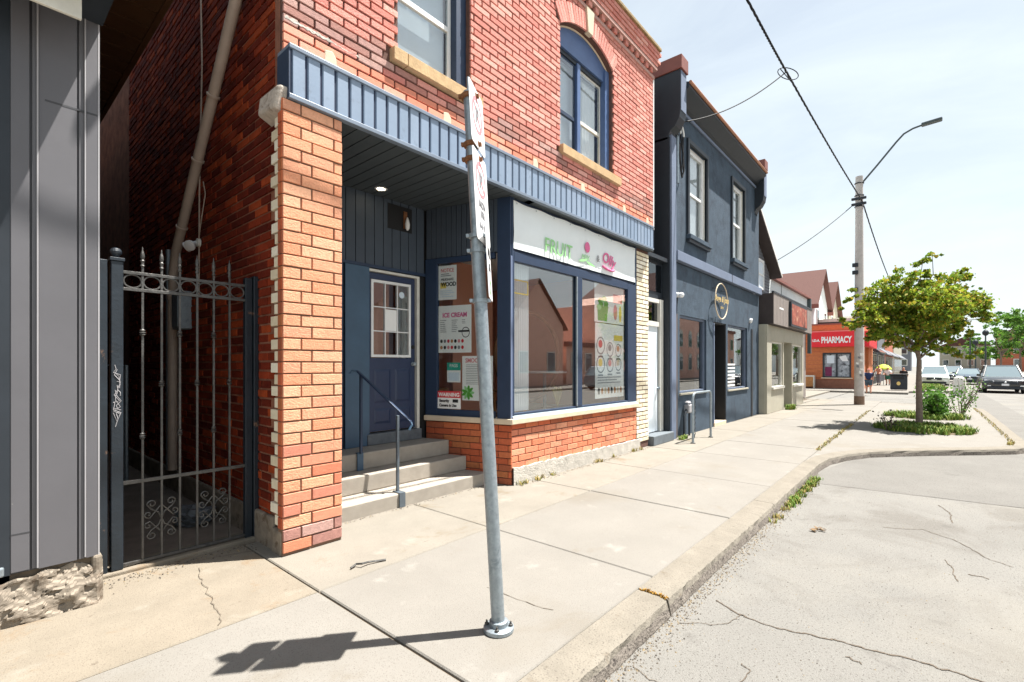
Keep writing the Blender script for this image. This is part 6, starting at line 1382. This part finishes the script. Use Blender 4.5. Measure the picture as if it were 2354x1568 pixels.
# ================================================================== PEOPLE, BIN AND STREET FURNITURE
def skin(name, verts, edges, radii, m, parent, M, sub=1):
    me = bpy.data.meshes.new(name); me.from_pydata([tuple(M @ Vector(v)) for v in verts], edges, []); o = bpy.data.objects.new(name, me); C.objects.link(o)
    place(o, parent, WL[parent])
    me.transform(Matrix.Translation(-WL[parent]))
    o.modifiers.new('skin', 'SKIN'); s = o.modifiers.new('sub', 'SUBSURF'); s.levels = sub; s.render_levels = sub
    if not me.skin_vertices: me.skin_vertices.new()
    for d, r in zip(me.skin_vertices[0].data, radii): d.radius = r if isinstance(r, tuple) else (r, r)
    me.skin_vertices[0].data[0].use_root = True
    me.materials.append(m); return o
def person(loc, rz, h, label, shirt, legs, hair, pose=0, shorts=True, name='person'):
    k = h / 1.75; M = Matrix.Translation(loc) @ Matrix.Rotation(rz, 4, 'Z') @ Matrix.Scale(k, 4)     # faces local +x
    t = thing(name, loc, label, 'person'); s = .18 if pose == 1 else .04; ar = .16 if pose == 1 else .05; fw_ = .22 if pose == 2 else 0
    V = [(0, 0, .95), (0, 0, 1.15), (0, 0, 1.38), (0, 0, 1.50), (.01, 0, 1.56), (.02, 0, 1.66), (.01, 0, 1.74),
         (.02, .19, 1.40), (-ar + fw_, .25, 1.12), (ar * .2 + fw_ * 1.6, .26, .88 + fw_ * .6), (.02, -.19, 1.40), (ar + fw_, -.25, 1.12), (ar * 1.4 + fw_ * 1.6, -.26, .88 + fw_ * .6),
         (0, .10, .88), (s * .6, .11, .50), (s * .3, .11, .08), (s * .3 + .14, .12, .035), (0, -.10, .88), (-s * .3, -.11, .50), (-s * 1.4, -.11, .09), (-s * 1.4 + .13, -.12, .035)]
    E = [(0, 1), (1, 2), (2, 3), (3, 4), (4, 5), (5, 6), (2, 7), (7, 8), (8, 9), (2, 10), (10, 11), (11, 12), (0, 13), (13, 14), (14, 15), (15, 16), (0, 17), (17, 18), (18, 19), (19, 20)]
    Rr = [(.15, .12), (.13, .11), (.15, .11), .065, .062, (.095, .085), .06, .06, .045, .035, .06, .045, .035, .085, .06, .042, .035, .085, .06, .042, .035]
    skin('body', V, E, Rr, m_skin, t, M)
    sv = [(0, 0, .92), (0, 0, 1.15), (0, 0, 1.38), (0, 0, 1.47), V[7], tuple(Vector(V[7]).lerp(Vector(V[8]), .75)), V[10], tuple(Vector(V[10]).lerp(Vector(V[11]), .75))]
    skin('shirt', sv, [(0, 1), (1, 2), (2, 3), (2, 4), (4, 5), (2, 6), (6, 7)], [(.185, .15), (.165, .14), (.18, .135), .085, .08, .07, .08, .07], shirt, t, M)
    e = .95 if not shorts else .55
    lv = [(0, 0, .96), (0, .10, .88), V[14], tuple(Vector(V[14]).lerp(Vector(V[15]), .8)), (0, -.10, .88), V[18], tuple(Vector(V[18]).lerp(Vector(V[19]), .8))]
    if shorts: skin('shorts', [lv[0], lv[1], tuple(Vector(lv[1]).lerp(Vector(lv[2]), .9)), lv[4], tuple(Vector(lv[4]).lerp(Vector(lv[5]), .9))], [(0, 1), (1, 2), (0, 3), (3, 4)], [(.17, .14), .11, .095, .11, .095], legs, t, M)
    else: skin('trousers', lv, [(0, 1), (1, 2), (2, 3), (0, 4), (4, 5), (5, 6)], [(.17, .14), .11, .08, .065, .11, .08, .065], legs, t, M)
    skin('shoes', [V[15], V[16]], [(0, 1)], [.055, .05], m_dtrim, t, M); skin('shoes', [V[19], V[20]], [(0, 1)], [.055, .05], m_dtrim, t, M)
    skin('hair', [(-.02, 0, 1.66), (-.01, 0, 1.74)], [(0, 1)], [(.10, .09), (.075, .07)], hair, t, M)
    return t
m_shirtn = mat('navy shirt', (.012, .022, .075), .8, .1); m_shortg = mat('grey blue shorts', (.06, .09, .12), .8, .1); m_pinkc = mat('pink cap', (.66, .22, .20), .7, .1); m_dhair = mat('dark hair', (.02, .015, .012), .7, .1)
m_peach = mat('peach top', (.72, .38, .26), .8, .1); m_trouser = mat('grey trousers', (.28, .28, .32), .8, .1); m_gshort = mat('green shorts', (.03, .16, .11), .8, .1); m_whitec = mat('white shirt', (.72, .74, .76), .8, .1); m_blackc = mat('black clothes', (.015, .015, .017), .8, .1)
person((33.7, 2.55, 0), 0.1, 1.42, 'person in a navy shirt and shorts walking away past the utility pole', m_shirtn, m_shortg, m_pinkc, 1)
person((48.4, 3.0, 0), 2.6, 1.6, 'person in a peach top and grey trousers by the pharmacy', m_peach, m_trouser, m_dhair, 2, False)
person((48.9, 2.45, 0), 3.0, 1.45, 'person in a white shirt and green shorts by the pharmacy', m_whitec, m_gshort, m_dhair, 2)
person((46.0, 1.38, 0), 3.1, 1.45, 'person in black clothes standing behind the litter bin', m_blackc, m_blackc, m_dhair, 0, False)
um = thing('green_parasol', (49.3, 2.75, 0), 'lime green parasol above the people by the pharmacy', 'parasol')
part('canopy', um, mat('lime canvas', (.50, .62, .05), .7, .1, 4), lambda b: b.lathe([(.55, 0), (.50, .12), (.3, .32), (.02, .42)], (49.3, 2.75, 1.28), 12)); part('pole', um, m_galv, lambda b: b.tube([(49.3, 2.75, 0), (49.3, 2.75, 1.7)], .02, 6))
bn_ = thing('litter_bin', (39.5, 1.46, 0), 'black square litter bin on the pavement past the tree', 'litter bin')
part('body', bn_, m_dtrim, lambda b: b.box(39.2, 39.8, 1.0, 1.85, .05, .95), bevel=.05); part('lid', bn_, m_black, lambda b: b.box(39.15, 39.85, .95, 1.9, .95, 1.06), bevel=.05); part('slot', bn_, m_black, lambda b: b.box(39.19, 39.2, 1.15, 1.7, .72, .88)); part('emblem', bn_, m_gold, lambda b: disc(b, (39.195, 1.43, .45), (0, 1, 0), (0, 0, 1), .1, .12, 12))
bd = thing('white_bollard', (36.5, -2.0, -.1), 'pale concrete bollard at the corner of the side street', 'bollard'); part('post', bd, m_offw, lambda b: b.lathe([(.28, 0), (.28, .85), (.24, 1.0), (.1, 1.08)], (37.6, -1.35, -.12), 14), smooth=True)
place(bd, None, (37.6, -1.35, -.12)); bd.children[0].location = (0, 0, 0)
tufts('median_grass', [(random.uniform(41, 53), random.uniform(-.7, .5), 0) for _ in range(130)], m_grass, None, 'grass strip on the bulb-out beyond the side street', .22, 14, .3, wid=.03)
def lamp(x, y, h, label):
    t = thing('post_lamp', (x, y, RZ), label, 'street lamp', 'post lamps down the street'); part('post', t, m_lampg, lambda b: b.tube([(x, y, RZ), (x, y, h)], [.12, .07], 10), smooth=True)
    part('base', t, m_lampg, lambda b: b.lathe([(.25, 0), (.25, .1), (.16, .5), (.12, .6)], (x, y, RZ), 12)); part('globe', t, m_dtrim, lambda b: b.lathe([(.12, 0), (.28, .15), (.33, .38), (.25, .6), (.1, .72), (.04, .8)], (x, y, h), 12), smooth=True)
lamp(86, -4.1, 5.2, 'post lamp by the kerb, leftmost of three down the street'); lamp(97, -5.2, 4.6, 'shorter post lamp, middle of three down the street'); lamp(84, -5.4, 5.3, 'post lamp nearest the trees, rightmost of three down the street')
for i, (xa, ya, yb, h, mw, lab) in enumerate(((200, -30, -16, 11, m_farbrick2, 'red brick building at the far end of the street'), (215, -15, -3, 8, m_olive, 'pale low building closing the street end'), (190, 4, 20, 9, m_slate, 'grey building at the street end behind the tree'), (150, -34, -20, 9, m_wht_stucco, 'white building behind the far roadside trees'))):
    t = thing('distant_building', (xa, (ya + yb) / 2, 0), lab, 'building', 'buildings closing the street'); part('wall', t, mw, lambda b: b.box(xa, xa + 14, ya, yb, -.2, h)); part('roof', t, m_roof, lambda b: b.prism([(ya - .4, h), ((ya + yb) / 2, h + 3), (yb + .4, h)], xa - .3, xa + 14, 'x'))
    for k in range(int((yb - ya) / 3)):
        for z in (1.5, 5): 
            w = part('window', t, m_offw, lambda b: b.box(xa - .1, xa - .01, ya + .8 + k * 3, ya + 2.4 + k * 3, z, z + 2)); part('pane', w, m_darkglass, lambda b: b.box(xa - .14, xa - .11, ya + 1 + k * 3, ya + 2.2 + k * 3, z + .2, z + 1.8))

# ================================================================== ACROSS THE ROAD: houses mirrored in the shop glass
m_opp = mat('opposite brick', (.82, .50, .40), .9, .15, 2, .3, 30)
def opp(xa, xb, h, hr, label, arched=False, chim=None, flat=False):
    t = thing('opposite_house', ((xa + xb) / 2, -18, 0), label, 'house', 'brick houses across the road'); yf = -14.5; xc = (xa + xb) / 2
    part('wall', t, m_opp, lambda b: b.prism([(xa, 0), (xb, 0), (xb, h), (xa, h)] if flat else [(xa, 0), (xb, 0), (xb, h), (xc, hr), (xa, h)], yf - 10, yf))
    if not flat: part('roof', t, m_roof, lambda b: [b.add([(xa - .4, yf + .3, h - .3), (xc, yf + .3, hr + .15), (xc, yf - 10, hr + .15), (xa - .4, yf - 10, h - .3)], [(0, 1, 2, 3)]), b.add([(xb + .4, yf + .3, h - .3), (xc, yf + .3, hr + .15), (xc, yf - 10, hr + .15), (xb + .4, yf - 10, h - .3)], [(0, 3, 2, 1)])])
    else: part('cornice', t, m_redcap, lambda b: b.box(xa - .1, xb + .1, yf - .2, yf + .25, h, h + .4))
    if chim: part('chimney', t, m_opp, lambda b: b.box(chim, chim + 1.2, yf - 4, yf - 3, h - 1, hr + .6))
    n = max(2, int((xb - xa) / 2.6))
    for k in range(n):
        xw = xa + (xb - xa) * (k + .5) / n - .55
        for z in ((3.9, 1.0) if h > 5 else (1.0,)):
            w = part('window', t, m_offw, lambda b: b.box(xw, xw + 1.1, yf + .01, yf + .08, z, z + 1.7)); part('pane', w, m_cglass, lambda b: b.box(xw + .1, xw + 1.0, yf + .085, yf + .1, z + .1, z + 1.6))
            if arched: part('arch_head', w, m_offw, lambda b: disc(b, (xw + .55, yf + .085, z + 1.7), (1, 0, 0), (0, 0, 1), .55, .45, 16))
opp(17, 25.5, 5.6, 9.4, 'gabled red brick house across the road, nearest of its row', chim=22); opp(26, 33, 4.8, 8.2, 'low gabled red brick house across the road', chim=30.5); opp(33.5, 38, 3.2, 0, 'single-storey flat brick shop across the road', flat=True); opp(38.5, 47, 7.2, 0, 'flat-roofed two-storey brick block across the road', flat=True); opp(48, 66, 8.2, 13, 'big brick gabled hall with arched windows across the road', True); opp(67, 80, 6.5, 0, 'flat brick block across the road, farthest of its row', flat=True)

# ------------------------------------------------------------------ lettering becomes plain meshes
bpy.context.view_layer.update(); dg = bpy.context.evaluated_depsgraph_get()
for o in [o for o in scene.objects if o.type == 'FONT']:
    me = bpy.data.meshes.new_from_object(o.evaluated_get(dg)); nm = o.name; par = o.parent; mb = o.matrix_basis.copy()
    o.name = 'old_text'; n_ = bpy.data.objects.new(nm, me); C.objects.link(n_); n_.parent = par; n_.matrix_basis = mb
    bpy.data.objects.remove(o)
